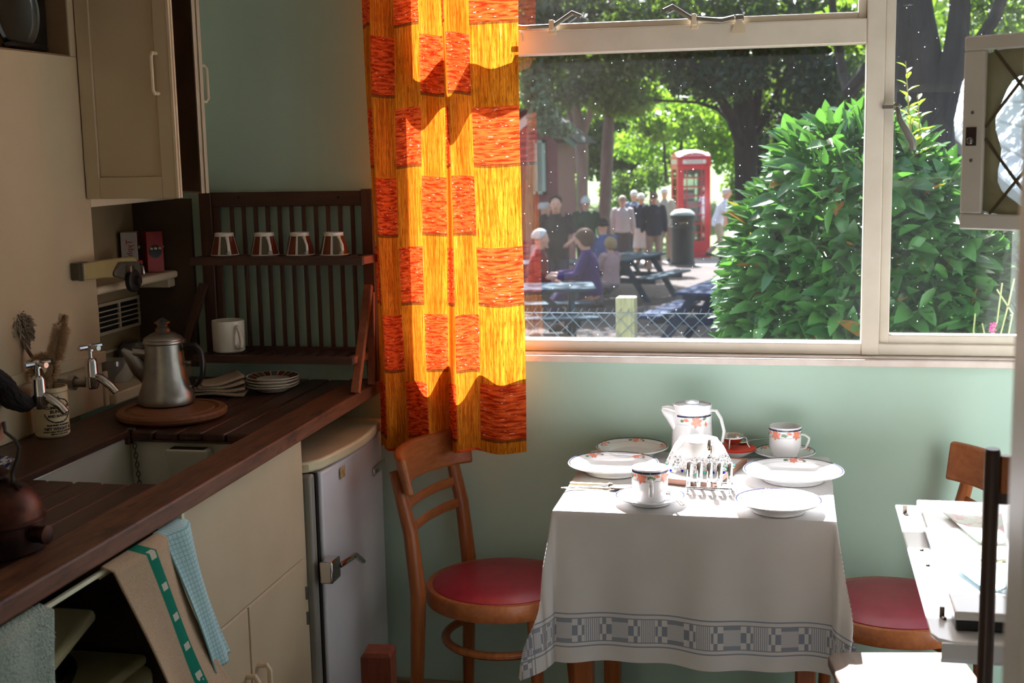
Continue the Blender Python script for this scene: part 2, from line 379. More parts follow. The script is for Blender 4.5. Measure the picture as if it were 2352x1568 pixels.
t = thing('low_ledge', 'low cream painted ledge in the alcove holding glass bowls', 'ledge', (-1.68, 3.0, .906))
b = MB(t); b.box(NX+.0005, -1.598, PE+.016, WY-.001, .906, .934); obj('board', b, CREAM2, t, bevel=.004)
# wall cupboard
t = thing('wall_cupboard', 'cream wall cupboard with two doors standing open above the alcove', 'cupboard', (-1.78, 3.03, 1.4))
b = MB(t); b.box(-1.945, NX, PE+.002, WY-.002, 1.385, 2.39); b.box(NX+.001, PX, PE+.002, WY-.002, 1.384, 1.408); b.box(NX+.001, PX, PE+.002, WY-.002, 2.2, 2.22); b.box(NX+.001, PX, PE+.002, PE+.02, 1.408, 2.2); b.box(NX+.001, PX, WY-.014, WY-.002, 1.408, 2.2)
obj('carcass', b, CREAM2, t, bevel=.002)
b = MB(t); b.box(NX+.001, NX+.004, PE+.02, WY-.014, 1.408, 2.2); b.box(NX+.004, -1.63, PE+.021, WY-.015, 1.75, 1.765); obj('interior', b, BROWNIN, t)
def cup_door(hinge, ang, wd, z0, z1, lab, inner, hz, outer):
    # door in local frame: x along door from hinge, y thickness (front y=-)
    d = MB(t); X = Matrix.Translation(V((hinge[0], hinge[1], 0))) @ rotz(ang); d.X = X
    th = .009
    d.box(0, .035, -th, th, z0, z1); d.box(wd-.035, wd, -th, th, z0, z1); d.box(.035, wd-.035, -th, th, z0, z0+.05); d.box(.035, wd-.035, -th, th, z1-.05, z1)
    d.box(.035, wd-.035, -th+.006, th-.004, z0+.05, z1-.05)
    o = obj('door', d, CREAM, t, bevel=.0015)
    e = MB(t); e.X = X; e.box(wd, wd+.006, -th-.001, -.002, z0, z1); e.box(wd, wd+.006, .002, th+.001, z0, z1); obj('edge_strip', e, CREAM2, o)
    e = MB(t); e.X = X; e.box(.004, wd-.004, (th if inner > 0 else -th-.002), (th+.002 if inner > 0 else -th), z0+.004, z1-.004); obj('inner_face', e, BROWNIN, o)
    k = MB(t); k.X = X; s = -1 if inner > 0 else 1; q = s*th; xh = wd-.03
    k.tube([(xh, q, hz), (xh, q+s*.02, hz), (xh, q+s*.026, hz+.008), (xh, q+s*.026, hz+.082), (xh, q+s*.02, hz+.09), (xh, q, hz+.09)], .0045, 8)
    obj('handle', k, CREAM2, o)
    for zz in (z0+.06, z1-.1):
        k = MB(t); k.X = X; k.tube([(-.003, 0, zz), (-.003, 0, zz+.05)], .004, 8); obj('hinge', k, STEEL, o)
ha = oy(395, 220, 2.8); 
cup_door((-1.617, 2.798), 0, .228, 1.404, 2.18, '', 1, oy(345, 215, 2.78).z, 0)
fe = oy(472, 440, 3.09); hg = V((-1.613, WY-.014, 0))
a = math.atan2(fe.y-hg.y, fe.x-hg.x); cup_door((hg.x, hg.y), a, hypot(fe.x-hg.x, fe.y-hg.y)-.006, 1.404, 2.18, '', -1, oy(485, 232, 3.1).z, 0)
# pan lids standing on edge in the recess
def lid(px, py, X, r, lab, handle, prof):
    c = ox(px, py, X); c.z = HZ+.0035+r; R = Matrix.Rotation(pi/2, 3, 'Y'); p = thing('pan_lid', lab, 'pan lid', (c.x, c.y, HZ+.003), 'aluminium pan lids in the casing recess')
    m = MB(p); m.lathe([(r*a, d) for a, d in prof], c, 56, rot=R); obj('disc', m, PANM, p)
    if handle: m = MB(p); z = HZ+.012; m.tube([(c.x+.016, c.y-.07, z), (c.x+.022, c.y-.05, z+.005), (c.x+.022, c.y+.06, z+.003), (c.x+.02, c.y+.085, z+.004), (c.x+.016, c.y+.1, z+.002)], [(.004, .005), (.007, .007), (.007, .007), (.006, .005), (.003, .003)], 8, side=V((0, 0, 1))); obj('handle', m, BLACK, p)
PANM = mat('dull_pan_aluminium', (112, 114, 110), (96, 98, 95), rough=.33, metal=1)
lid(83, 12, -1.685, .098, 'larger dull aluminium pan lid leaning at the back of the recess', False, [(0, .012), (.72, .011), (.9, .008), (.97, .004), (1, 0), (.99, -.003), (0, -.001)])
lid(28, 8, -1.665, .085, 'smaller pan lid with bright rim and black handle in front of the larger lid', True, [(0, .004), (.78, .004), (.84, .007), (.88, .013), (.94, .015), (1, .010), (1, .004), (0, .0)])
# ------------------------------------------------------------ worktop, sink, base units
ZW = .905
t = thing('worktop', 'long dark wooden worktop with grooved draining boards either side of the sink', 'worktop', (-1.34, 2.2, .87))
FX = -1.055; SX0, SX1, SY0, SY1 = -1.425, -1.142, 2.155, 2.568
b = MB(t); b.box(SX1, FX, .5, WY-.008, .872, ZW); obj('front_rail', b, DKWOODX, t, bevel=.004)
b = MB(t); b.box(PX+.001, SX0, .5, SY1+.0, .890, ZW+.001); b.box(PX+.02, SX0, SY1, WY-.016, .872, ZW-.001); obj('rear_strip', b, DKWOOD, t, bevel=.003)
b = MB(t); b.box(SX0, SX1, SY1+.004, WY-.016, .8795, .884); b.box(SX0, SX1, .5, SY0-.03, .862, .884); obj('under_board', b, DKWOOD, t)
n = 5; pw = (SX1-SX0)/n
for i in range(n):
    x0 = SX0+i*pw
    for y0, y1 in ((.5, SY0-.004*(i % 2)), (SY1+.002*(i % 3), WY-.016)):
        b = MB(t); b.box(x0+.002, x0+pw-.002, y0, y1, .884, ZW-.003+rng.uniform(-.001, .001)); obj('plank', b, DKWOOD, t, bevel=.004)
t = thing('sink', 'deep off-white ceramic sink set under the wooden worktop', 'sink', (-1.285, 2.36, .62))
CER = mat('sink_glaze', (196, 196, 182), (186, 186, 172), rough=.2, scale=4)
b = MB(t); X0, X1, Y0, Y1 = SX0-.012, SX1+.012, SY0-.02, SY1+.02; q = .022
b.box(X0-q, X1+q, Y0-q, Y1+q, .62, .645); b.box(X0-q, X0, Y0-q, Y1+q, .645, .889); b.box(X1, X1+q, Y0-q, Y1+q, .645, .8715); b.box(X0, X1, Y0-q, Y0, .645, .8615); b.box(X0, X1, Y1, Y1+q, .645, .879)
obj('basin', b, CER, t, bevel=.006, seg=3)
c = oy(432, 1036, Y1-.02)
b = MB(t); b.prism([(-.05, 0), (.05, 0), (.05, -.07), (.035, -.085), (-.035, -.085), (-.05, -.07)], lambda u, v, s: (c.x+u, Y1-.035*s*(1 if v > -.05 else .3), c.z+.006+v)); obj('overflow', b, CER, t, bevel=.008, seg=3)
b = MB(t); b.box(c.x-.04, c.x+.04, Y1-.03, Y1-.004, c.z+.0055, c.z+.0065); obj('overflow_slot', b, DARKGAP, t)
t = thing('plug_chain', 'thin metal sink plug chain hanging down the back of the sink', 'chain', oz(247, 985, ZW))
P0 = V((SX0+.006, oz(247, 985, ZW).y, ZW-.012)); P1 = P0+V((.012, -.006, -.13))
b = MB(t); b.box(P0.x-.014, P0.x+.004, P0.y-.006, P0.y+.006, ZW-.0, ZW+.003); b.tube([P0+V((-.002, 0, .014)), P0+V((.004, 0, .01)), P0], .002, 6); obj('bracket', b, STEEL, t)
LINK = MB()
LINK.tube([(.0035*cos(a), 0, .0075*sin(a)) for a in [2*pi*i/10 for i in range(10)]], 0.0015, 5, closed=True, side=V((0, 1, 0)))
lm = None
for i in range(13):
    p = P0.lerp(P1, i/12.5)
    if lm is None: o = obj('link', LINK, mat('dull_chain', (104, 98, 88), rough=.4, metal=.8), t); lm = o.data
    else: o = bpy.data.objects.new('link', lm); COL.objects.link(o); o.parent = t
    o.location = p-t.location-V((0, 0, .004)); o.rotation_euler = (.1, 0, (i % 2)*pi/2+.5)
# base cabinet
CX = -1.08
t = thing('base_cabinet', 'cream base cabinet with two lower doors between the tea towels and the fridge', 'cabinet', (-1.3, 2.38, 0))
zg = .588; yg = ox(571, 1391, CX).y
b = MB(t); b.box(-1.5, CX-.021, 2.062, 2.07, .1, .8715); obj('shade_panel', b, mat('gap_shade_board', (58, 46, 36), (46, 36, 28), rough=.8), t); b = MB(t); b.box(-1.5, CX-.02, 2.07, 2.09, .1, .8715); b.box(-1.5, CX-.002, 2.69, 2.712, 0, .8715); b.box(-1.5, CX-.03, 2.07, 2.7, .06, .08); b.box(-1.5, CX-.002, 2.09, 2.69, zg-.004, zg+.0); obj('carcass', b, CREAM, t)  # first board is a dark sheet painting shade over the cream side
b = MB(t); b.box(CX-.02, CX, 2.06, 2.706, zg+.002, .871); obj('fascia', b, CREAM, t, bevel=.0015)
for y0, y1, hy in ((2.06, yg-.004, yg-.03), (yg+.003, 2.694, yg+.03)):
    b = MB(t); b.box(CX-.02, CX, y0, y1, .09, zg-.003); d = obj('door', b, CREAM, t, bevel=.002)
    b = MB(t); zt = ox(597, 1545, CX+.02).z; b.tube([(CX, hy, zt), (CX+.02, hy, zt+.002), (CX+.026, hy, zt-.008), (CX+.026, hy, zt-.08), (CX+.02, hy, zt-.09), (CX, hy, zt-.088)], .006, 8); obj('handle', b, CREAM2, d)
b = MB(t); z = ox(707, 1350, CX).z; 
for k in range(2): b = MB(t); b.tube([(CX+.001, 2.697, .49-.06*k), (CX+.001, 2.697, .52-.06*k)], .003, 8); obj('hinge', b, STEEL, t)
# fridge
RX = -1.045
t = thing('fridge', 'small old white fridge with chrome lever handle under the worktop', 'fridge', (-1.3, 2.98, 0))
FRW = mat('fridge_enamel', (226, 228, 234), (216, 218, 226), rough=.25, scale=4); FRT = mat('fridge_top_cream', (222, 212, 176), (206, 196, 160), rough=.35)
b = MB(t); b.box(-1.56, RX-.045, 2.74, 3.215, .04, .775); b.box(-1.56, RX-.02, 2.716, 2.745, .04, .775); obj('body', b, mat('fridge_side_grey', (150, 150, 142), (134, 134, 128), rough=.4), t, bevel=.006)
b = MB(t); pl = [(-1.56, 2.72), (-1.56, 3.222), (RX-.01, 3.222)] + [(RX-.01+.022*sin(pi*k/8), 3.222-.44*k/8) for k in range(1, 8)] + [(RX-.012, 2.77), (RX-.03, 2.735), (RX-.06, 2.72)]
b.prism(pl, lambda u, v, s: (u, v, .777+.026*s)); obj('top_lid', b, FRT, t, bevel=.006, seg=3)
b = MB(t); pl = [(RX-.042, 2.765), (RX-.042, 3.216), (RX-.012, 3.216)] + [(RX-.012+.014*sin(pi*k/8), 3.216-.44*k/8) for k in range(1, 8)] + [(RX-.012, 2.765)]
b.prism(pl, lambda u, v, s: (u, v, .06+.712*s)); d = obj('door', b, FRW, t, bevel=.006, seg=3)
b = MB(t); b.box(RX-.044, RX-.02, 2.748, 2.762, .06, .772); obj('door_seal', b, DARKGAP, t)
c = ox(762, 1312, RX+.012)
b = MB(t); b.box(RX-.008, RX+.024, c.y-.028, c.y+.03, c.z-.022, c.z+.03); obj('latch_box', b, CHROME, d, bevel=.005, seg=3)
e = ox(835, 1285, RX+.03)
b = MB(t); b.tube([(RX+.022, c.y+.03, c.z+.006), (RX+.03, c.y+.06, c.z+.008), (RX+.034, (c.y+e.y)/2+.02, (c.z+e.z)/2+.02), (RX+.03, e.y-.01, e.z), (RX+.022, e.y+.002, e.z+.004)], [(.008, .007), (.007, .007), (.009, .006), (.009, .006), (.006, .004)], 10, side=V((1, 0, 0))); obj('lever_handle', b, CHROME, d)
def text_mb(s, size, fn, o=None, m=0, align='CENTER', off=0):
    cu = bpy.data.curves.new('t', 'FONT'); cu.body = s; cu.size = size; cu.align_x = align; cu.resolution_u = 2; cu.offset = off
    ob = bpy.data.objects.new('t', cu); COL.objects.link(ob)
    dg = bpy.context.evaluated_depsgraph_get(); me = ob.evaluated_get(dg).to_mesh()
    b = MB(o); b.add([fn(v.co.x, v.co.y) for v in me.vertices], [tuple(p.vertices) for p in me.polygons], m)
    bpy.data.objects.remove(ob); bpy.data.curves.remove(cu); return b
ca, cb = ox(860, 1085, RX+.004), ox(889, 1062, RX+.004)
b = MB(t); b.bar((RX+.0015, ca.y-.002, ca.z), (RX-.003, min(cb.y, 3.212), ca.z), .006, .02); bd = obj('badge', b, CHROME, d, bevel=.002)
b = text_mb('PRESTCOLD', .0145, lambda u, v: (RX+.0052-.006*(u+.055)/.11, (ca.y+3.205)/2+u, ca.z-.006+v), t); obj('badge_lettering', b, BLACK, bd)
b = MB(t); c2 = ox(789, 1083, RX+.002); b.box(RX-.0015, RX+.0005, c2.y-.016, c2.y+.016, c2.z-.014, c2.z+.012); obj('sticker_remnant', b, mat('old_sticker', (206, 186, 140), (160, 130, 80), rough=.8, scale=60), d)
# washing machine in the gap
t = thing('washing_machine', 'cream top-loading tub washer with lid half open under the worktop', 'washing machine', (-1.3, 1.75, 0))
WM = mat('washer_enamel', (206, 202, 160), (196, 192, 150), rough=.3)
b = MB(t); b.box(-1.56, -1.115, 1.45, 2.05, .02, .60); b.X = None
obj('body', b, WM, t, bevel=.02, seg=3)
b = MB(t); b.box(-1.55, -1.125, 1.46, 2.04, .6, .62); tp = obj('top_panel', b, WM, t, bevel=.008, seg=3)
cx, cy = -1.34, 1.86
b = MB(t); b.lathe([(.155, .622), (.158, .632), (.15, .636), (.14, .63), (.135, .61), (.12, .5)], (cx, cy, 0), 40); obj('tub_rim', b, mat('dark_rubber', (52, 50, 40), rough=.5), t)
b = MB(t); b.lathe([(0, .6215), (.137, .6215)], (cx, cy, 0), 40); obj('tub', b, DARKGAP, t)
R = Matrix.Rotation(-.42, 4, 'X')
b = MB(t); b.X = Matrix.Translation(V((cx, 1.62, .66))) @ Matrix.Rotation(.28, 4, 'X'); b.box(-.2, .2, -.04, .3, -.012, .012); obj('lid', b, WM, t, bevel=.01, seg=3)
# rail the towels hang over
t = thing('towel_rail', 'thin cream rail under the worktop edge carrying the tea towels', 'rail', (-1.06, 1.8, .86))
b = MB(t); b.box(-1.066, -1.06, 1.2, 2.085, .851, .858); b.box(-1.075, -1.06, 1.2, 1.21, .851, .8718); b.box(-1.075, -1.06, 2.075, 2.085, .851, .8718); obj('bar', b, mat('rail_cream', (224, 222, 190), rough=.3), t)
# towels: sheets over the rail
def towel(name, lab, m, y0, y1, slant, zb, amp, kf, seed, back=.2, extra=None, spread=1.0, xo=0, drift=0):
    o = thing(name, lab, 'towel', (-1.05, (y0+y1)/2, .862)); rr = random.Random(seed)
    ph = rr.random()*6
    def fn(u, v):
        # v 0 front bottom -> 1 back bottom
        L = .864-zb
        fold = sin(u*kf*2*pi+ph)*amp
        if v < .8:
            d = (1-v/.8)*L; z = .862-d; y = y0+(y1-y0)*u + slant*(d/L) + (u-.5)*(spread-1)*(y1-y0)*(d/L)
            return V((-1.055+xo+.006+drift*(d/L)**1.3+fold*(.25+.75*d/L)+.012*sin(d*9+u*3), y, z))
        a = (v-.8)/.2
        return V((-1.066+xo-.006*a, y0+(y1-y0)*u, .862-.02*a+.001))
    b = MB(o); L = .864-zb; b.sheet(fn, 60, 60, lambda u, v: (u*(y1-y0)*spread, (v/.8)*L)); obj('cloth', b, m, o, solid=.003, smooth=80)
    return o
# terry
b = NB('green_terry'); co = b.coord('Object'); f = b.noise(co, 260, 2); f2 = b.noise(co, 700, 1)
TER = b.done(b.bsdf(b.mix(b.step(f, .35, .65), lin((176, 194, 178)), lin((208, 220, 206))), .95, 0, .1, bump=b.M('ADD', f, b.M('MULTIPLY', f2, .6)), bstr=1, bdist=.006))
tw = towel('terry_towel', 'fluffy pale green terry towel hanging at the lower left corner', TER, 1.40, 1.632, .0, .52, .012, 2.0, 3)
tb = MB(tw)
for k in range(2600):
    u, v = random.random(), random.random()
    z = .855-.33*v; y = 1.40+.232*u; x = -1.055+.006+sin(u*4*pi+random.Random(3).random()*6)*.012*(.25+.75*v)+.012*sin(.343*v*9+u*3)
    p = V((x, y, z)); d = V((.004+.003*random.random(), random.uniform(-.004, .004), random.uniform(-.004, .003)))
    tb.add([p+V((0, -.0012, 0)), p+V((0, .0012, 0)), p+d], [(0, 1, 2)])
obj('pile', tb, TER, tw, kind='stuff', fix=False)
# linen towel with green band, uv in metres: u across (y), v up
b = NB('linen_green_band'); uv = b.n('ShaderNodeUVMap'); uv.uv_map = 'UVMap'; s = b.n('ShaderNodeSeparateXYZ'); b.l(uv.outputs[0], s.inputs[0])
co = b.coord('Object'); f = b.noise(co, 500, 2); wv = b.n('ShaderNodeTexChecker'); b.l(uv.outputs[0], wv.inputs[0]); wv.inputs['Scale'].default_value = 420
base = b.mix(b.step(f, .3, .7), lin((164, 136, 106)), lin((196, 170, 140)))
base = b.mix(b.M('MULTIPLY', wv.outputs['Fac'], .25), base, lin((214, 196, 172)))
inb = b.M('MULTIPLY', b.M('GREATER_THAN', s.outputs[0], .098), b.M('LESS_THAN', s.outputs[0], .134))
vm = b.M('FRACT', b.M('DIVIDE', s.outputs[1], .062)); blk = b.M('LESS_THAN', vm, .22)
ua = b.M('ABSOLUTE', b.M('SUBTRACT', s.outputs[0], .118)); lt = b.M('MULTIPLY', blk, b.M('LESS_THAN', ua, .010))
fl = b.n('ShaderNodeTexVoronoi'); b.l(uv.outputs[0], fl.inputs['Vector']); fl.inputs['Scale'].default_value = 70
lt2 = b.M('MULTIPLY', b.M('LESS_THAN', fl.outputs['Distance'], .32), b.M('LESS_THAN', s.outputs[1], .085)); lt2 = b.M('MULTIPLY', lt2, b.M('LESS_THAN', ua, .008))
gcol = b.mix(b.M('MAXIMUM', lt, lt2), lin((20, 120, 96)), lin((196, 192, 172)))
LIN = b.done(b.bsdf(b.mix(inb, base, gcol), .9, 0, .15, bump=f, bstr=.3))
towel('linen_tea_towel', 'beige linen tea towel with a dark green woven band', LIN, 1.80, 1.985, .13, .535, .008, 1.3, 11, spread=1.15, xo=.004, drift=.05)
b = NB('blue_check_waffle'); uv = b.n('ShaderNodeUVMap'); uv.uv_map = 'UVMap'; s = b.n('ShaderNodeSeparateXYZ'); b.l(uv.outputs[0], s.inputs[0])
gx = b.M('LESS_THAN', b.M('FRACT', b.M('MULTIPLY', s.outputs[0], 110)), .2); gy = b.M('LESS_THAN', b.M('FRACT', b.M('MULTIPLY', s.outputs[1], 110)), .2)
co = b.coord('Object'); f = b.noise(co, 300, 2)
col = b.mix(b.M('MAXIMUM', gx, gy), b.mix(f, lin((176, 206, 206)), lin((206, 226, 226))), lin((140, 192, 194)))
WAF = b.done(b.bsdf(col, .9, 0, .15, bump=b.M('ADD', f, b.M('MAXIMUM', gx, gy)), bstr=.5, bdist=.003))
towel('check_tea_towel', 'pale blue checked tea towel hanging nearest the cabinet', WAF, 1.98, 2.08, .10, .575, .009, 1.2, 5, spread=1.0, drift=.035)
# ------------------------------------------------------------ sink-side things
def tapthing(px, X, lab):
    p = ox(*px, X); t = thing('tap', lab, 'tap', (X, p.y, p.z)); x, y, z = X, p.y, p.z
    b = MB(t); b.tube([(PX-.002, y, z), (x-.02, y, z), (x, y, z)], .009, 12); b.lathe([(.0, -.012), (.017, -.012), (.017, .004), (.0, .004)], (x-.045, y, z), 6, rot=Matrix.Rotation(pi/2, 3, 'Y')); obj('inlet_pipe', b, STEEL, t)
    b = MB(t); b.lathe([(0, -.012), (.011, -.012), (.015, -.004), (.015, .012), (.0155, .014), (.0155, .018), (.0145, .02), (.0135, .05), (.011, .056), (.0085, .058), (0, .058)], (x, y, z), 20); obj('body', b, CHROME, t)
    b = MB(t); b.lathe([(.005, .056), (.005, .078), (0, .078)], (x, y, z), 12); obj('spindle', b, CHROME, t)
    b = MB(t); 
    for a in (0, pi/2):
        d = V((cos(a+1.2), sin(a+1.2), 0))*.03; c = V((x, y, z+.082)); b.tube([c-d, c-d*.5, c+d*.5, c+d], [.006, .0055, .0055, .006], 8)
    b.lathe([(0, .074), (.01, .074), (.01, .086), (.006, .09), (0, .09)], (x, y, z), 12); obj('cross_handle', b, CHROME, t)
    b = MB(t); b.tube([(x+.008, y, z+.016), (x+.022, y, z+.012), (x+.045, y+.002, z-.006), (x+.056, y+.003, z-.02)], [.009, .0095, .009, .008], 12); obj('spout', b, CHROME, t)
    return t
tp1 = tapthing((92, 925), -1.53, 'chrome tap in front of the brush jar, left of the two')
tp2 = tapthing((212, 880), -1.53, 'chrome tap above the sink, right of the brush jar')
p1 = tp1.location
t = thing('black_cloth', 'black fuzzy cloth draped over the left tap pipe', 'cloth', (-1.57, p1.y-.05, p1.z))
b = MB(t); c = ox(10, 905, -1.55)
P = [ox(-40, 845, -1.57), ox(-10, 868, -1.57), ox(8, 885, -1.57), ox(20, 912, -1.56), ox(45, 925, -1.55), ox(74, 930, -1.545)]
b.tube(P, [.016, .02, .024, .024, .02, .014], 20, side=V((1, 0, 0)))
o = obj('body', b, mat('black_wool', (20, 18, 18), (38, 34, 33), rough=.95, scale=300), t, sub=2)
tx = bpy.data.textures.new('fuzz', 'CLOUDS'); tx.noise_scale = .006
md = o.modifiers.new('fuzz', 'DISPLACE'); md.texture = tx; md.strength = .008; md.mid_level = .4
# jar
jc = oz(122, 1001, ZW); t = thing('brush_jar', 'tall cream jar with black lettering holding washing-up brushes', 'jar', (jc.x, jc.y, ZW+.002))
JARM = mat('jar_stoneware', (214, 196, 156), (206, 188, 148), rough=.35)
jr = .0362; jh = .108
b = MB(t); z = ZW+.002; b.lathe([(0, z), (jr-.004, z), (jr, z+.005), (jr, z+jh-.016), (jr-.001, z+jh-.014), (jr-.001, z+jh-.011), (jr+.001, z+jh-.009), (jr+.0005, z+jh), (jr-.003, z+jh), (jr-.004, z+.01), (0, z+.008)], (jc.x, jc.y, 0), 40); obj('body', b, JARM, t)
INK = mat('jar_ink', (26, 24, 22), rough=.5)
va = math.atan2(-jc.y, -jc.x)+.42
def jw(u, v): a = va + u/jr; return V((jc.x+(jr+.0005)*cos(a), jc.y+(jr+.0005)*sin(a), ZW+v))
let = MB(t)
for s, sz, v in (('CUMBERLAND', .0085, .0655), ('BUNDLE', .0095, .0565), ('AND MALTED', .0075, .0475), ('PREPARED', .0042, .0345), ('FROM FINEST INGREDIENTS', .0042, .0285), ('NET WEIGHT 1lb', .0085, .0195), ('MADE IN GREAT BRITAIN UNDER LICENCE', .0036, .0145), ('KEEP IN A COOL PLACE', .0036, .0095)):
    k = text_mb(s, sz, lambda u, q_, v=v: jw(u, v+q_), off=.00035); let.add(k.v, k.f)
for k in range(2):                                   # swag above and below the lettering
    P = [jw(.03*cos(a), .061+.026*sin(a)) for a in [(.2+2.74*i/16)*(1 if k == 0 else -1) for i in range(17)]]
    let.tube(P, [(.0004, .0012+.0006*(i % 2)) for i in range(17)], 6, side=V((cos(va), sin(va), 0)))
let.ball(jw(0, .0885), .002, .005, .0035, 10, 6)
obj('lettering', let, INK, t, smooth=0)
# brushes standing in the jar
BRIS = mat('bristle', (232, 208, 176), (206, 178, 144), rough=.8, scale=200); YARN = mat('mop_yarn', (176, 166, 150), (140, 130, 118), rough=.95, scale=150)
STICK = wood('brush_handle_wood', (120, 88, 66), (96, 68, 50), 'z')
def bristles(m, a, b, r, n, ln, disk=False):
    a, b = V(a), V(b); ax = (b-a).normalized(); s = ax.orthogonal().normalized(); q = ax.cross(s)
    for i in range(n):
        k = random.random(); an = random.random()*2*pi; d = s*cos(an)+q*sin(an)+ax*random.uniform(-.15, .15)
        p = a.lerp(b, k)+d*r; e = p+d*ln*random.uniform(.85, 1.1); w_ = ax*.0013
        w2 = d.cross(ax)*.0013
        m.add([p-w_, p+w_, e], [(0, 1, 2)]); m.add([p-w2, p+w2, e], [(0, 1, 2)])
J = V((jc.x, jc.y, ZW))
JY = jc.y
def op(x, y): return oy(x, y, JY)
t = thing('dish_mop', 'string dish mop with thin wooden handle leaning out of the jar to the left', 'mop', J+V((0, 0, .02)))
h0 = op(32, 755); hb = J+V((.012, 0, .025)); b = MB(t); b.tube([hb, op(95, 852), h0], .0042, 8); obj('handle', b, STICK, t)
b = MB(t); b.ball(h0, .03, .03, .03, 14, 10)
for i in range(520):
    u = V((random.gauss(0, 1), random.gauss(0, 1), random.gauss(0, 1)+.3)).normalized(); p = h0+u*.018
    e = h0+V((u.x*.043, u.y*.043, u.z*.038))+V((random.uniform(-.006, .006), random.uniform(-.006, .006), random.uniform(-.01, .004)-.004*(1-u.z)))
    mid = p.lerp(e, .5)+u*.008+V((0, 0, .004)); b.tube([p, mid, e], .0016, 3, cap=False)
obj('yarn_head', b, YARN, t, kind='stuff', fix=False)
t = thing('bottle_brush', 'brown bristled bottle brush standing tallest in the jar', 'brush', J+V((0, 0, .02)))
q0, q1, q2 = op(126, 822), op(143, 748), op(148, 722); b = MB(t); b.tube([J+V((-.005, .005, .02)), q0, q1, q2], .0015, 6); obj('wire_stem', b, STEEL, t)
b = MB(t); bristles(b, q0, q1+V((0, 0, .0)), .002, 1900, .0195); bristles(b, q1, q2, .0015, 420, .011); obj('bristles', b, BRIS, t, kind='stuff', fix=False)
t = thing('round_brush', 'round ring shaped bristle brush low in the jar', 'brush', J+V((0, 0, .02)))
c = op(103, 846); R = .024; b = MB(t)
P = [c+V((R*cos(a), -.004, R*sin(a))) for a in [2*pi*i/20 for i in range(20)]]
b.tube(P, .003, 6, closed=True); b.tube([c+V((0, 0, -R)), J+V((-.005, -.01, .03))], .003, 6); obj('wire_ring', b, STICK, t)
b = MB(t)
for i in range(20): bristles(b, P[i], P[(i+1) % 20], .002, 110, .014)
obj('bristles', b, BRIS, t, kind='stuff', fix=False)
# copper kettle
kc = oz(-12, 1262, ZW); t = thing('copper_kettle', 'tarnished copper kettle with short side spout and wire handle at left edge', 'kettle', (kc.x, kc.y, ZW))
COP = mat('tarnished_copper', (84, 46, 34), (40, 27, 23), rough=.4, metal=.85, scale=22, bump=.1, bscale=40)
x, y, z = kc.x, kc.y, ZW; r = .078
b = MB(t); b.lathe([(0, z), (r-.004, z), (r, z+.004), (r, z+.046), (r+.002, z+.048), (r+.002, z+.051), (r-.002, z+.054)] + [(r*cos(a)-.002, z+.054+.062*sin(a)) for a in [pi/2*i/10 for i in range(1, 9)]] + [(.03, z+.117), (.03, z+.12), (0, z+.12)], (x, y, 0), 48); obj('body', b, COP, t)
b = MB(t); b.lathe([(.032, z+.117), (.032, z+.122), (.02, z+.13), (.006, z+.133), (.006, z+.14), (.009, z+.146), (0, z+.15)], (x, y, 0), 24); obj('lid', b, COP, t)
d = (ox(135, 1222, 0+kc.x+.12)-V((x, y, z))); d.z = 0; d.normalize(); s0 = V((x, y, z+.031))+d*(r-.006)
b = MB(t); b.tube([s0, s0+d*.02, s0+d*.021, s0+d*.028, s0+d*.029], [.0135, .0135, .0145, .0145, .0118], 20, side=V((0, 0, 1))); obj('spout', b, COP, t)
b = MB(t); e = V((x, y, z+.026))+V((.35, -1, 0)).normalized()*(r+.0004); b.lathe([(0, 0), (.006, 0)], (x+.0275+.028, y-.0495, z+.022), 12, rot=Matrix.Rotation(pi/2, 3, 'X') @ Matrix.Rotation(.5, 3, 'Z')); obj('steam_hole', b, DARKGAP, t)
HP = [oy(52, 1118, y), oy(30, 1106, y), oy(28, 1085, y), oy(40, 1050, y), oy(44, 1028, y), oy(35, 1010, y), oy(12, 992, y), oy(8, 968, y)]
b = MB(t); b.tube(HP, [.003, .004, .003, .0026, .0026, .0026, .0028, .003], 8, side=V((0, 1, 0))); obj('bail_handle', b, BLACKM, t); b = MB(t); M2 = [V((2*x-p.x-.02, p.y, p.z)) for p in HP]; b.tube(M2, .003, 8, side=V((0, 1, 0))); obj('bail_handle', b, BLACKM, t)
b = MB(t); g0 = oy(3, 993, y); b.tube([g0, g0+V((-.02, 0, .004)), V((2*x-g0.x, y, g0.z))], [.014, .016, .014], 14); obj('grip', b, wood('grip_wood', (176, 120, 84), (150, 96, 64), 'x'), t)
# blue rimmed bowl behind the kettle
bc = oz(-14, 1100, ZW); t = thing('blue_rimmed_bowl', 'small white bowl with a blue patterned rim behind the kettle', 'bowl', (bc.x, bc.y, ZW+.001))
b = MB(t); z = ZW+.002; b.lathe([(0, z), (.018, z), (.02, z+.004), (.03, z+.018), (.031, z+.02)], (bc.x, bc.y, 0), 40); obj('foot_cup', b, WHITE, t)
b = MB(t); b.lathe([(.012, z+.018), (.028, z+.021), (.036, z+.031), (.039, z+.033), (.037, z+.034), (.027, z+.024), (0, z+.022)], (bc.x, bc.y, 0), 40); obj('saucer_rim', b, mat('blue_transfer', (206, 210, 220), (60, 74, 120), rough=.2, scale=120, lo=.45, hi=.55), t)
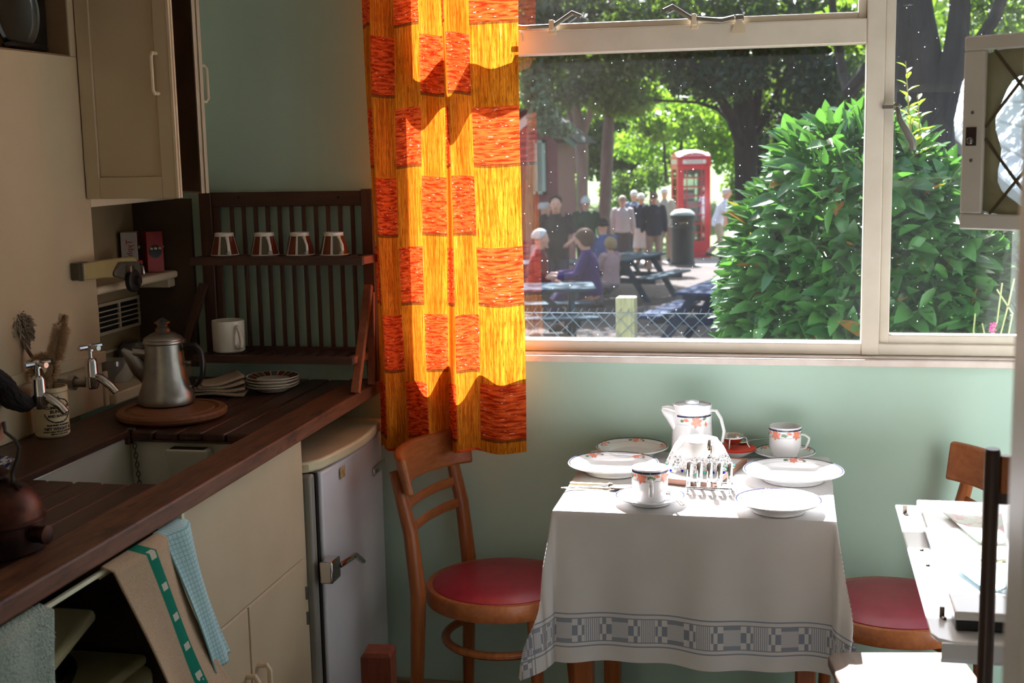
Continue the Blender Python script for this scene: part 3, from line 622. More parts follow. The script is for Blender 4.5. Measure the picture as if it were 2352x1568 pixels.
# round board and percolator
t = thing('round_board', 'round wooden bread board with a grooved ring under the percolator', 'board', (-1.398, 2.722, ZW))
BRD = wood('bread_board_wood', (142, 92, 60), (118, 74, 46), 'x', rough=.5); z = ZW
b = MB(t); b.lathe([(0, z), (.116, z), (.124, z+.006), (.125, z+.014), (.121, z+.019), (.106, z+.02), (.103, z+.0165), (.096, z+.0165), (.093, z+.02), (0, z+.02)], (-1.398, 2.722, 0), 56); obj('body', b, BRD, t)
z = ZW+.0202; pc = V((-1.432, 2.765, 0))
t = thing('percolator', 'aluminium coffee percolator with glass knob and black handle on the round board', 'percolator', (pc.x, pc.y, z))
b = MB(t); b.lathe([(0, z), (.058, z), (.064, z+.004), (.0655, z+.012), (.062, z+.028), (.0555, z+.045), (.0505, z+.07), (.046, z+.105), (.0435, z+.134), (.043, z+.143), (.041, z+.143), (.041, z+.12), (0, z+.12)], pc, 56); obj('body', b, ALU, t)
b = MB(t); b.lathe([(.045, z+.144), (.0465, z+.146), (.0465, z+.15), (.045, z+.152), (.0455, z+.155), (.042, z+.159), (.036, z+.162), (.03, z+.166), (.02, z+.17), (0, z+.17)], pc, 48); obj('lid', b, ALU, t)
b = MB(t); b.lathe([(.017, z+.171), (.017, z+.178), (.012, z+.184), (.012, z+.188), (.0185, z+.191), (.0185, z+.195), (.01, z+.2), (.004, z+.202), (0, z+.205)], pc, 12); obj('glass_knob', b, GLASSY, t, smooth=0)
dl = V((-.93, -.37, 0)); b = MB(t)
b.tube([pc+dl*.044+V((0, 0, z+.055)), pc+dl*.057+V((0, 0, z+.085)), pc+dl*.075+V((0, 0, z+.118)), pc+dl*.094+V((0, 0, z+.134))], [(.004, .010), (.011, .02), (.014, .017), (.010, .005)], 16, side=V((-dl.y, dl.x, 0))); b.tube([pc+dl*.038+V((0, 0, z+.122)), pc+dl*.07+V((0, 0, z+.126))], [(.014, .012), (.014, .012)], 12, side=V((-dl.y, dl.x, 0))); obj('spout', b, ALU, t)
dr = V((.93, .1, 0)).normalized(); hp = lambda a, h: pc+dr*a+V((0, 0, z+h))
b = MB(t); b.tube([hp(.05, .128), hp(.06, .138), hp(.075, .139), hp(.088, .128), hp(.092, .1), hp(.09, .07), hp(.08, .052), hp(.066, .038)], [(.007, .006), (.009, .007), (.009, .007), (.009, .0065), (.009, .0065), (.009, .0065), (.008, .006), (.007, .005)], 12, side=V((0, 1, 0))); obj('handle', b, BLACK, t)
for a, h in ((.056, .098), (.066, .04)): b = MB(t); b.tube([hp(a-.012, h), hp(a+.008, h)], .0045, 8); b.ball(hp(a+.004, h)+V((0, -.004, 0)), .004, .003, .004, 10, 6); obj('handle_bracket', b, STEEL, t)
b = MB(t)
P = [hp(.05, .149)+V((.004*cos(q), 0, .004*sin(q))) for q in [2*pi*i/10 for i in range(10)]]; b.tube(P, .0013, 6, closed=True, side=V((0, 1, 0))); obj('hinge_loop', b, STEEL, t)
# folded napkins
t = thing('folded_cloths', 'pile of folded beige cloths beside the percolator', 'cloth', (-1.40, 3.0, ZW))
NAP = cloth('napkin_linen', (176, 160, 138), (150, 134, 114)); z = ZW+.001
for k in range(4):
    b = MB(t); a = .25+.12*k; w_, d_ = .066-.004*k, .05-.002*k
    P = []
    for i in range(13):
        q = i/12; P.append((-w_+2*w_*q, .006*sin(q*5+k)+.004*k*q*q+ (.008*q*q if k > 1 else 0)))
    def fn(u, v, s=0):
        i = u*12; x_ = -w_+2*w_*u; zz = .0035*sin(u*5+k)+.012*u*u*(k/3)
        c = V((x_*cos(a)-(v-.5)*2*d_*sin(a), x_*sin(a)+(v-.5)*2*d_*cos(a), zz)); return V((-1.405, 3.0, z+.005+.0085*k))+c
    b.sheet(fn, 14, 6); obj('fold', b, NAP, t, solid=.0075, bevel=.003, smooth=60)
# panelled cups and saucers
CUPW = mat('retro_white', (226, 220, 208), rough=.2, spec=.5); CUPB = mat('retro_brown', (122, 50, 26), (104, 42, 22), rough=.25); CUPO = mat('retro_olive', (104, 96, 74), (90, 84, 66), rough=.25)
def panels(m, r0, z0, r1, z1, n, gap, a0, sub=3):
    for i in range(n):
        A = a0+2*pi*i/n; B = a0+2*pi*(i+1-gap)/n; vs = []
        for k in range(sub+1):
            a = A+(B-A)*k/sub; vs += [(r0*cos(a), r0*sin(a), z0), (r1*cos(a), r1*sin(a), z1)]
        m.add(vs, [(2*k, 2*k+2, 2*k+3, 2*k+1) for k in range(sub)], i % 2)
labs = ['leftmost upturned brown and olive panelled cup on the rack shelf', 'second from left upturned panelled cup on the rack shelf', 'third from left upturned panelled cup on the rack shelf', 'rightmost upturned brown and olive panelled cup on the rack shelf']
SZ = 1.247; cups = []
t = thing('upturned_cup', labs[0], 'cup', (0, 0, 0), 'panelled cups on the drying rack')
b = MB(t); b.lathe([(.036, 0), (.0365, .001), (.0245, .05), (.0245, .056), (.021, .056), (.021, .054), (0, .054)], n=40); b.lathe([(.0345, .001), (.0235, .05), (0, .05)], n=40); obj('body', b, CUPW, t)
b = MB(t); panels(b, .0372, .003, .0255, .0478, 8, .22, -2.25, 6); obj('panels', b, [CUPB, CUPO], t)
b = MB(t); dh = V((cos(-.95), sin(-.95), 0)); hq = lambda a, h: dh*a+V((0, 0, h)); b.tube([hq(.026, .045), hq(.036, .04), hq(.049, .026), hq(.05, .014), hq(.044, .006), hq(.034, .006)], [(.0036, .0028)]*6, 10); obj('handle', b, CUPW, t)
for i, px in enumerate((517, 609, 690, 768)):
    p = oy(px, 586, 3.085); c = t if i == 0 else copy_tree(t); c.location = (p.x, 3.085, SZ+.0005); c['label'] = labs[i]; c.rotation_euler.z = .05*i
sc_ = oz(626, 886, ZW+.012); zz = ZW+.001
for k in range(4):
    t = thing('panelled_saucer', ('topmost of the four stacked brown and olive panelled saucers', 'second from top of the four stacked panelled saucers', 'third from top of the four stacked panelled saucers', 'lowest of the four stacked panelled saucers')[3-k], 'saucer', (sc_.x+.002*(k % 2), sc_.y, zz+.0075*k), 'saucers stacked on the worktop')
    b = MB(); b.lathe([(0, .001), (.036, 0), (.04, .004), (.064, .013), (.067, .0155), (.066, .0165), (.06, .0145), (.04, .0075), (0, .0045)], n=48); obj('body', b, CUPW, t)
    if k == 3: b = MB(); panels(b, .041, .0088, .062, .0162, 18, .16, 0); obj('panels', b, [CUPB, CUPO], t)
# ------------------------------------------------------------ drying rack on the window wall
RY = WY-.02; t = thing('drying_rack', 'dark wooden wall drying rack with slatted back and two shelves', 'rack', (-1.28, RY, ZW))
xl, xr = oy(478, 600, RY).x, oy(862, 600, RY).x; zt = oy(660, 440, RY).z; zb = .918
b = MB(t); b.box(xl-.012, xl+.022, RY-.012, RY+.012, zb+.05, zt); obj('stile', b, RACKZ, t, bevel=.002)
b = MB(t); b.box(xr-.03, xr, RY-.012, RY+.012, ZW, zt+.004); obj('stile', b, RACKZ, t, bevel=.002)
b = MB(t); b.box(xl+.022, xr-.03, RY-.008, RY+.008, zt-.038, zt); tr_ = obj('top_rail', b, RACKW, t, bevel=.002)
for px in (547, 776):
    c = oy(px, 453, RY-.009); b = MB(t); b.lathe([(0, -.0005), (.0035, -.0005)], (c.x, RY-.0087, c.z), 10, rot=Matrix.Rotation(pi/2, 3, 'X')); obj('screw_hole', b, DARKGAP, tr_)
b = MB(t); b.box(xl+.022, xr-.03, RY-.008, RY+.008, .965, .99); obj('bottom_rail', b, RACKW, t, bevel=.002)
b = MB(t); b.box(xl+.024, xl+.04, RY-.006, RY+.006, .99, zt-.038); obj('slat', b, RACKZ, t, bevel=.001)
n = 11; xa, xb_ = oy(533, 500, RY).x, oy(810, 500, RY).x
for i in range(n):
    x = xa+(xb_-xa)*(i/(n-1)); b = MB(t); b.box(x-.0045, x+.0045, RY-.005, RY+.005, .99, zt-.038); obj('slat', b, RACKZ, t, bevel=.001)
def shelf(z, yf, x0, x1, nm, ht, lo):
    s = V((0, 0, 0)); b = MB(t); b.box(x0, x1, yf, yf+.016, z-ht, z-.001); sh = obj('shelf_front', b, RACKW, t, bevel=.002)
    for x in (x0+.002, x1-.016):
        b = MB(t); b.bar((x+.008, yf+.016, z-ht*.5), (x+.008, RY-.012, z-ht*.5-lo), .016, ht*.9); obj('shelf_side', b, RACKE if x > -1.2 else RACKW, sh, bevel=.002)
    k = 10
    for i in range(k):
        x = x0+.03+(x1-x0-.06)*i/(k-1); b = MB(t); b.bar((x, yf+.014, z-.012), (x, RY-.008, z-.012-lo*.5), .01, .008); obj('shelf_slat', b, RACKW, sh)
    b = MB(t); b.box(x0+.018, x1-.018, RY-.022, RY-.01, z-.022-lo*.6, z-.006-lo*.6); obj('shelf_back', b, RACKW, sh)
RACKE = wood('rack_end_wood', (160, 92, 62), (134, 74, 50), 'y', rough=.5)
shelf(SZ, 3.035, oy(432, 600, 3.035).x+.004, oy(838, 600, 3.035).x-.006, '', .022, .006)
shelf(.996, 3.04, oy(442, 818, 3.04).x, oy(810, 818, 3.04).x, '', .02, .012)
# folding side braces
f0 = oz(808, 905, ZW); b = MB(t); b.bar((f0.x+.006, f0.y+.01, ZW+.0005), (xr-.012, RY-.026, oy(860, 655, RY-.02).z), .016, .022, side=V((0, 1, 0))); obj('brace', b, RACKE, t, bevel=.002)
b = MB(t); f1 = oz(868, 866, ZW); b.bar((xr+.002, RY-.075, ZW+.0005), (xr-.02+.014, RY-.026, 1.14), .012, .018, side=V((0, 1, 0))); obj('brace', b, RACKE, t, bevel=.002)
b = MB(t); b.bar((xl-.03, 3.05, ZW+.0005), (xl-.004, RY-.026, 1.16), .016, .022, side=V((0, 1, 0))); obj('brace', b, RACKZ, t, bevel=.002)
# big mug
c = oy(527, 806, 3.105); t = thing('large_mug', 'large plain cream mug on the lower rack shelf', 'mug', (c.x, 3.105, .9965))
b = MB(t); z = .9965; b.lathe([(0, z), (.038, z), (.041, z+.003), (.042, z+.079), (.0415, z+.081), (.0395, z+.08), (.0385, z+.006), (0, z+.005)], (c.x, 3.105, 0), 48); obj('body', b, CREAMCH, t)
dh = V((.8, -.6, 0)); hq = lambda a, h: V((c.x, 3.105, z))+dh*a+V((0, 0, h))
b = MB(t); b.tube([hq(.039, .067), hq(.05, .066), hq(.06, .05), hq(.066, .032), hq(.064, .018), hq(.054, .012), hq(.04, .016)], [(.005, .005)]*7, 10); obj('handle', b, CREAMCH, t)
# cartons on the alcove shelf
REDC = mat('red_carton', (150, 26, 26), (132, 20, 20), rough=.5); WHC = mat('white_carton', (176, 168, 160), rough=.5); BLC = mat('carton_black', (20, 20, 22), rough=.5); YEC = mat('carton_cream', (206, 196, 150), rough=.5)
def carton(x, y, w_, d_, h, rz, lab, style):
    t = thing('carton', lab, 'carton', (x, y, 1.1945), 'cartons on the alcove shelf', rz)
    b = MB(); b.box(-w_/2, w_/2, -d_/2, d_/2, 0, h); obj('box', b, WHC if style == 1 else REDC, t, bevel=.001)
    b = MB(); q = .0005
    if style == 1: b.box(-w_/2-.0003, w_/2, -d_/2-q, -d_/2, .001, h*.0+.001); b.box(w_/2, w_/2+q, -d_/2+.006, d_/2, 0.001, h)
    obj('red_side', b, REDC, t) if style == 1 else None
    b = MB()
    if style == 2: 
        b.lathe([(0, 0), (w_*.40, 0)], (0, -d_/2-q, h*.52), 20, rot=Matrix.Rotation(pi/2, 3, 'X')); b.lathe([(0, 0), (d_*.38, 0)], (w_/2+q, 0, h*.52), 20, rot=Matrix.Rotation(pi/2, 3, 'Y'))
    else: b.lathe([(0, 0), (d_*.3, 0)], (w_/2+2*q, 0, h*.52), 20, rot=Matrix.Rotation(pi/2, 3, 'Y'))
    obj('dark_roundel', b, BLC, t)
    for k in range(3 if style == 2 else 2): b = MB(); b.tube([(w_/2+.0015, -d_*.28+d_*.28*k, h*.62+.004*(k % 2)), (w_/2+.0015, -d_*.18+d_*.28*k, h*.6)], .003, 6); obj('pale_mark', b, YEC, t)
    if style == 2:
        b = MB(); b.lathe([(0, 0), (d_*.2, 0)], (w_/2+2*q, 0, h*.2), 16, rot=Matrix.Rotation(pi/2, 3, 'Y')); obj('pale_seal', b, YEC, t)
        for k in range(3): b = MB(); b.tube([(-w_*.3+w_*.25*k, -d_/2-.001, h*.6), (-w_*.15+w_*.25*k, -d_/2-.001, h*.58)], .003, 6); obj('pale_mark', b, YEC, t)
    if style == 1:
        k = text_mb('Typhoo', .022, lambda u, v: V((-.004-v+.012, -d_/2-.0012, h*.5-u))); obj('red_lettering', k, REDC, t)
carton(-1.718, 3.165, .042, .04, .108, .35, 'white sided carton with red lettering, left of the two red cartons', 1)
carton(-1.66, 3.18, .044, .036, .108, .75, 'red carton with dark roundel at the right end of the alcove shelf', 2)
t = thing('small_tin', 'small grey and red tin behind the can opener on the shelf', 'tin', (-1.688, 3.07, 1.1945)); b = MB(t); b.box(-1.72, -1.65, 3.04, 3.10, 1.1945, 1.232); obj('box', b, mat('tin_grey', (104, 92, 84), rough=.4), t, bevel=.002); b = MB(t); b.box(-1.7205, -1.6495, 3.0395, 3.1005, 1.226, 1.2335); obj('lid', b, REDC, t, bevel=.001)
t = thing('condiment_bottle', 'red and white labelled bottle half hidden by the casing edge', 'bottle', (-1.70, 2.87, 1.1945)); b = MB(t); b.lathe([(0, 0), (.017, 0), (.017, .07), (.008, .085), (.008, .1), (0, .1)], (-1.70, 2.87, 1.1945), 20); obj('body', b, REDC, t); b = MB(t); b.lathe([(.0173, .03), (.0173, .066)], (-1.70, 2.87, 1.1945), 20); obj('label', b, WHC, t); b = MB(t); b.lathe([(.009, .098), (.009, .112), (0, .112)], (-1.70, 2.87, 1.1945), 12); obj('cap', b, BLC, t)
# wall can opener on the casing edge
OX = -1.592; a0, a1, a2 = ox(185, 625, OX), ox(318, 612, OX), ox(300, 635, OX)
t = thing('can_opener', 'cream and grey wall mounted can opener on the casing edge', 'can opener', (OX, a0.y, a0.z))
CO = mat('opener_cream', (176, 160, 110), (156, 140, 94), rough=.4); CG = mat('opener_grey', (84, 80, 70), rough=.4)
zc = a0.z; y0 = a0.y; y1 = a1.y
b = MB(t); b.box(PX+.0005, OX-.006, y0+.004, y0+.05, zc-.02, zc+.02); b.box(OX-.008, OX+.006, y0, y0+.006, zc-.021, zc+.021); obj('wall_plate', b, CG, t, bevel=.002)
b = MB(t); b.prism([(y0+.005, zc-.019), (y0+.1, zc-.023), (y1-.06, zc-.034), (y1-.02, zc-.03), (y1-.01, zc+.0), (y1-.03, zc+.016), (y0+.1, zc+.019), (y0+.005, zc+.019)], lambda u, v, s: (OX-.006+.013*s, u, v)); obj('arm', b, CO, t, bevel=.003)
b = MB(t); yk = a2.y-.02; zk = a2.z+.0; b.prism([(y0+.13, zc-.012), (yk-.05, zc+.008), (yk+.045, zc+.002), (yk+.05, zc-.02), (yk+.01, zc-.045), (yk-.035, zc-.035), (y0+.13, zc-.024)], lambda u, v, s: (OX+.0075+.008*s, u, v)); obj('crank_housing', b, CG, t, bevel=.004)
Ry = Matrix.Rotation(pi/2, 3, 'Y')
b = MB(t); b.lathe([(0, 0), (.026, 0), (.028, .004), (.028, .012), (.024, .016), (.012, .017), (.011, .026), (0, .026)], (OX+.016, yk-.012, zc-.04), 24, rot=Ry); obj('turning_wheel', b, BLACKM, t)
b = MB(t); b.lathe([(0, 0), (.011, 0), (.011, .012), (.006, .014), (0, .014)], (OX+.016, yk-.02, zc-.012), 16, rot=Ry); b.tube([(OX+.012, yk+.04, zc-.005), (OX+.014, yk+.055, zc-.012), (OX+.014, yk+.058, zc-.03)], .005, 8); obj('cutter', b, STEEL, t)
# glassware on the low ledge
LZ = .9345
t = thing('glass_bowl', 'white opal glass bowl on the low ledge behind the percolator spout', 'bowl', (-1.672, 2.985, LZ)); b = MB(t); b.lathe([(0, 0), (.026, 0), (.03, .004), (.043, .045), (.045, .052), (.047, .054), (.044, .054), (.041, .046), (.028, .008), (0, .006)], t.location, 40); obj('body', b, mat('opal_glass', (186, 182, 170), rough=.15), t)
t = thing('glass_funnel', 'clear glass funnel standing by the casing on the low ledge', 'funnel', (-1.632, 2.868, LZ)); b = MB(t); b.lathe([(.007, 0), (.008, .024), (.014, .034), (.030, .052), (.033, .057), (.033, .06), (.035, .062), (.035, .074), (.0365, .076), (.034, .076), (.032, .06), (.012, .034), (.006, .024), (.006, .001)], t.location, 40); obj('body', b, glass('milky_glass', (210, 205, 192), f0=.1, haze=.25), t)
t = thing('jelly_mould', 'fluted dark glass mould at the back of the low ledge', 'mould', (-1.700, 3.12, LZ)); b = MB(t)
n = 28; prof = [(.044, 0), (.044, .03), (.04, .05), (.03, .062), (.012, .066)]
vs = [(r*(1+.06*(j % 2))*cos(2*pi*j/n), r*(1+.06*(j % 2))*sin(2*pi*j/n), z+.02) for r, z in prof for j in range(n)]
b.add([V(v)+t.location for v in vs], [(i*n+j, i*n+(j+1) % n, (i+1)*n+(j+1) % n, (i+1)*n+j) for i in range(4) for j in range(n)]+[tuple(4*n+j for j in range(n))]); b.lathe([(0, 0), (.03, 0), (.044, .02)], t.location, 28); obj('body', b, mat('mould_glass', (92, 90, 86), (70, 68, 66), rough=.1, spec=.8), t)
t = thing('glass_tumbler', 'small cut glass tumbler beside the opal bowl', 'glass', (-1.632, 3.045, LZ)); b = MB(t); b.lathe([(0, 0), (.02, 0), (.023, .004), (.022, .01), (.014, .02), (.013, .03), (.019, .036), (.019, .043), (.012, .046)], t.location, 16); obj('body', b, glass('cut_glass', (220, 218, 210), f0=.14, haze=.2), t, smooth=0)
# square post standing at the front
pt = [oz(822, 1503, .42), oz(890, 1508, .42), oz(914, 1476, .42), oz(848, 1472, .42)]; c = sum(pt, V((0, 0, 0)))/4
t = thing('square_post', 'short dark square wooden post standing in front of the fridge', 'post', (c.x, c.y, 0))
b = MB(t); hw = .033; a = .12
for z0, z1, k0, k1 in ((0, .412, 1, 1), (.412, .42, 1, .82)):
    q = [(-1, -1), (1, -1), (1, 1), (-1, 1)]; b.add([V((c.x, c.y, z))+V(((u*cos(a)-v*sin(a))*hw*k, (u*sin(a)+v*cos(a))*hw*k, 0)) for z, k in ((z0, k0), (z1, k1)) for u, v in q], [(0, 1, 5, 4), (1, 2, 6, 5), (2, 3, 7, 6), (3, 0, 4, 7), (3, 2, 1, 0), (4, 5, 6, 7)])
obj('shaft', b, wood('post_wood', (122, 58, 38), (88, 42, 28), 'z', rough=.4), t)
# ------------------------------------------------------------ curtain
b = NB('bamboo_print_fabric'); uv = b.n('ShaderNodeUVMap'); uv.uv_map = 'UVMap'; s = b.n('ShaderNodeSeparateXYZ'); b.l(uv.outputs[0], s.inputs[0])
U, Vv = s.outputs[0], s.outputs[1]
colm = b.M('FLOOR', b.M('DIVIDE', U, .113)); odd = b.M('ABSOLUTE', b.M('SUBTRACT', b.M('MULTIPLY', b.M('FRACT', b.M('MULTIPLY', colm, .5)), 2), 0))
ph = b.M('FRACT', b.M('DIVIDE', b.M('ADD', Vv, b.M('MULTIPLY', odd, .170)), .345)); isor = b.M('GREATER_THAN', ph, .585)
edge = b.M('MAXIMUM', b.M('LESS_THAN', b.M('ABSOLUTE', b.M('SUBTRACT', ph, .583)), .012), 0)
cx_ = b.n('ShaderNodeCombineXYZ'); b.l(b.M('MULTIPLY', U, 190), cx_.inputs[0]); b.l(b.M('MULTIPLY', Vv, 9), cx_.inputs[1]); n1 = b.noise(cx_.outputs[0], 1, 4, .65)
cx2 = b.n('ShaderNodeCombineXYZ'); b.l(b.M('MULTIPLY', U, 620), cx2.inputs[0]); b.l(b.M('MULTIPLY', Vv, 40), cx2.inputs[1]); n2 = b.noise(cx2.outputs[0], 1, 2)
cx3 = b.n('ShaderNodeCombineXYZ'); b.l(b.M('MULTIPLY', U, 26), cx3.inputs[0]); b.l(b.M('MULTIPLY', Vv, 170), cx3.inputs[1]); n3 = b.noise(cx3.outputs[0], 1, 4, .6)
cx4 = b.n('ShaderNodeCombineXYZ'); b.l(b.M('MULTIPLY', U, 60), cx4.inputs[0]); b.l(b.M('MULTIPLY', Vv, 240), cx4.inputs[1]); n4 = b.noise(cx4.outputs[0], 1, 2)
ye = b.mix(b.step(n1, .40, .58), lin((188, 98, 16)), lin((236, 150, 40))); ye = b.mix(b.M('MULTIPLY', b.step(n2, .54, .66), .85), ye, lin((104, 58, 16))); ye = b.mix(b.M('MULTIPLY', b.step(n1, .66, .72), .6), ye, lin((252, 226, 150)))
ore = b.mix(b.step(n3, .40, .58), lin((172, 44, 16)), lin((242, 104, 44))); ore = b.mix(b.step(n4, .665, .71), ore, lin((248, 226, 206)))
cc = b.mix(isor, ye, ore); cc = b.mix(b.M('MULTIPLY', edge, .7), cc, lin((70, 44, 24)))
tl = b.n('ShaderNodeBsdfTranslucent'); b.l(cc, tl.inputs[0])
CURT = b.done(b.mixs(.38, b.bsdf(cc, .85, 0, .15, bump=n3, bstr=.1), tl.outputs[0]))
t = thing('curtain', 'orange and yellow bamboo print curtain hanging at the left of the window', 'curtain', (-.85, 3.17, .74))
pxs = [854, 891, 921, 985, 1029, 1055, 1095, 1150, 1206]; Ys = [3.18, 3.115, 3.175, 3.125, 3.18, 3.10, 3.17, 3.152, 3.165]; us = [0, .113, .226, .339, .452, .565, .678, .735, .791]
# columns: boundaries at us 0,.113,...,.678,.791 with phase so that the last column starts on an orange block
XS = [oy(p, 560, 3.18).x for p in pxs]
us_d = np.linspace(0, .791, 141)
def smooth_interp(xs, ys, q):
    i = max(0, min(len(xs)-2, int(np.searchsorted(xs, q, 'right'))-1)); f = (q-xs[i])/(xs[i+1]-xs[i]); return ys[i]+(ys[i+1]-ys[i])*f, i, f
def curt(u, v):
    q = u*.791; X, i, f = smooth_interp(us, XS, q); g = (1-cos(pi*f))/2; Y = Ys[i]+(Ys[i+1]-Ys[i])*g
    z = .738+(2.33-.738)*v
    return V((X+.010*(1-v)*sin(q*20+2)*.6+.004*sin(v*7+q*9), min(Y+.006*sin(v*5+q*14), 3.188), z+.006*sin(q*24)*(1-v)))
V0 = oy(1150, 875, 3.185).z
b = MB(t); b.sheet(curt, 140, 60, lambda u, v: (u*.791+.0001, .738+1.592*v-V0+.345*4)); obj('drape', b, CURT, t, smooth=80)
b = MB(t); b.tube([(-1.1, 3.195, 2.335), (1.4, 3.195, 2.335)], .01, 10); obj('curtain_pole', b, WHITEP, t)
# ------------------------------------------------------------ table and cloth
TX0, TX1, TY0, TY1, TZ = -.487, .088, 2.645, 3.195, .741
t = thing('kitchen_table', 'small wooden kitchen table hidden under the white tablecloth', 'table', ((TX0+TX1)/2, (TY0+TY1)/2, 0))
b = MB(t); b.box(TX0, TX1, TY0, TY1, TZ-.022, TZ-.002); obj('top', b, CHAIRB, t, bevel=.004)
for x in (TX0+.05, TX1-.05):
    for y in (TY0+.05, TY1-.05): b = MB(t); b.box(x-.02, x+.02, y-.02, y+.02, .001, TZ-.022); obj('leg', b, CHAIRW, t, bevel=.003)
b = NB('tablecloth_linen'); uv = b.n('ShaderNodeUVMap'); uv.uv_map = 'UVMap'; s = b.n('ShaderNodeSeparateXYZ'); b.l(uv.outputs[0], s.inputs[0])
HG = .335; CW, CD = TX1-TX0+2*HG, TY1-TY0+2*HG
def band(dist, al):
    P = b.M('ABSOLUTE', b.M('SUBTRACT', b.M('FRACT', b.M('DIVIDE', al, .118)), .5)); P = b.M('MULTIPLY', P, 2)
    tt = b.M('DIVIDE', b.M('SUBTRACT', dist, .044), .052)
    inb = b.M('MULTIPLY', b.M('GREATER_THAN', tt, 0), b.M('LESS_THAN', tt, 1))
    mid = b.M('LESS_THAN', b.M('ABSOLUTE', b.M('SUBTRACT', tt, .5)), .21); oute = b.M('GREATER_THAN', b.M('ABSOLUTE', b.M('SUBTRACT', tt, .5)), .33)
    big = b.M('GREATER_THAN', P, .70); sq = b.M('MULTIPLY', b.M('GREATER_THAN', P, .50), b.M('LESS_THAN', P, .70)); sq2 = b.M('MULTIPLY', b.M('GREATER_THAN', P, .36), b.M('LESS_THAN', P, .50)); sq3 = b.M('MULTIPLY', b.M('GREATER_THAN', P, .27), b.M('LESS_THAN', P, .36)); fine = b.M('LESS_THAN', P, .27)
    v = b.M('MULTIPLY', big, b.M('ADD', b.M('MULTIPLY', oute, .55), .25)); v = b.M('ADD', v, b.M('MULTIPLY', sq, b.M('ADD', b.M('MULTIPLY', mid, .85), 0)))
    v = b.M('ADD', v, b.M('MULTIPLY', sq2, b.M('SUBTRACT', .8, b.M('MULTIPLY', mid, .75)))); v = b.M('ADD', v, b.M('MULTIPLY', sq3, b.M('MULTIPLY', mid, .8)))
    ck = b.M('LESS_THAN', b.M('FRACT', b.M('MULTIPLY', al, 230)), .5); v = b.M('ADD', v, b.M('MULTIPLY', fine, b.M('MULTIPLY', ck, .7)))
    ln = b.M('MAXIMUM', b.M('LESS_THAN', b.M('ABSOLUTE', b.M('SUBTRACT', dist, .035)), .0016), b.M('LESS_THAN', b.M('ABSOLUTE', b.M('SUBTRACT', dist, .106)), .0016))
    ln = b.M('MAXIMUM', ln, b.M('MAXIMUM', b.M('LESS_THAN', b.M('ABSOLUTE', b.M('SUBTRACT', dist, .044)), .0012), b.M('LESS_THAN', b.M('ABSOLUTE', b.M('SUBTRACT', dist, .096)), .0012)))
    return b.M('MAXIMUM', b.M('MULTIPLY', v, inb), b.M('MULTIPLY', ln, .8))
du = b.M('MINIMUM', s.outputs[0], b.M('SUBTRACT', CW, s.outputs[0])); dv = b.M('MINIMUM', s.outputs[1], b.M('SUBTRACT', CD, s.outputs[1]))
wob = b.M('MULTIPLY', b.M('SUBTRACT', b.noise(uv.outputs[0], 30, 2), .5), .0)
pat = b.M('MAXIMUM', band(dv, s.outputs[0]), band(du, s.outputs[1])); co = b.coord('Object'); wv = b.noise(co, 700, 2); big = b.noise(co, 5, 3)
base = b.mix(b.step(big, .3, .7), lin((228, 226, 224)), lin((240, 238, 236)))
ccol = b.mix(b.M('MULTIPLY', pat, .9), base, lin((112, 128, 156)))
tl = b.n('ShaderNodeBsdfTranslucent'); b.l(ccol, tl.inputs[0])
TCL = b.done(b.mixs(.14, b.bsdf(ccol, .9, 0, .1, bump=b.M('ADD', wv, b.M('MULTIPLY', big, 3)), bstr=.15, bdist=.001), tl.outputs[0]))
def cl(u, v):
    a, c = u*CW-HG, v*CD-HG; W_, D_ = CW-2*HG, CD-2*HG
    px, py = min(max(a, 0), W_), min(max(c, 0), D_); o_x, o_y = a-px, c-py; m1, m2 = max(abs(o_x), abs(o_y)), min(abs(o_x), abs(o_y))
    if m1 < 1e-6: return V((TX0+px, TY0+py, TZ+.001*sin(a*23)*sin(c*19)))
    d = V((o_x, o_y, 0)).normalized(); drop = m1+.10*m2; al = a if abs(o_y) > abs(o_x) else c
    fl = .006+.035*drop+.22*m2+.012*sin(al*19+1.3)*(drop/HG)+.007*sin(al*43+.5)*(drop/HG)
    if o_y > 0: fl *= .12 if abs(o_x) < 1e-6 else .45
    p = V((TX0+px, TY0+py, 0))+d*fl
    if o_y > 0: p.y = min(p.y, WY-.012)
    k = min(drop, .012); z = TZ-drop+.008*(1-cos(min(drop/.02, 1)*pi/2))
    return V((p.x, p.y, z))
t = tag(obj('tablecloth', (lambda m: m.sheet(cl, 150, 150, lambda u, v: (u*CW, v*CD)))(MB(((TX0+TX1)/2, (TY0+TY1)/2, TZ))), TCL, smooth=60), 'white tablecloth with a blue woven border draped over the small table', 'tablecloth')
# ------------------------------------------------------------ china
CT = TZ+.0025
CORAL = mat('coral_print', (244, 158, 132), (234, 132, 106), rough=.15, scale=120); LEAFP = mat('green_print', (126, 150, 110), (104, 132, 96), rough=.15, scale=120)
NAVY = mat('navy_print', (40, 40, 72), (60, 60, 92), rough=.15, scale=300); GREYP = mat('grey_print', (150, 152, 150), rough=.2)
DEC = [CORAL, LEAFP, NAVY, GREYP]
def petal(m, fn, cx, cy, an, ln, wd, mi):
    P = [(0, 0), (.35, .42), (.65, .5), (1, 0), (.65, -.5), (.35, -.42)]
    m.add([fn(cx+ln*(x*cos(an))-wd*y*sin(an), cy+ln*x*sin(an)+wd*y*cos(an)) for x, y in P], [(0, 1, 2, 3, 4, 5)], mi)
def flower(m, fn, cx, cy, s, a0=0., n=6):
    for i in range(n): petal(m, fn, cx, cy, a0+2*pi*i/n, s, s*.55, 0)
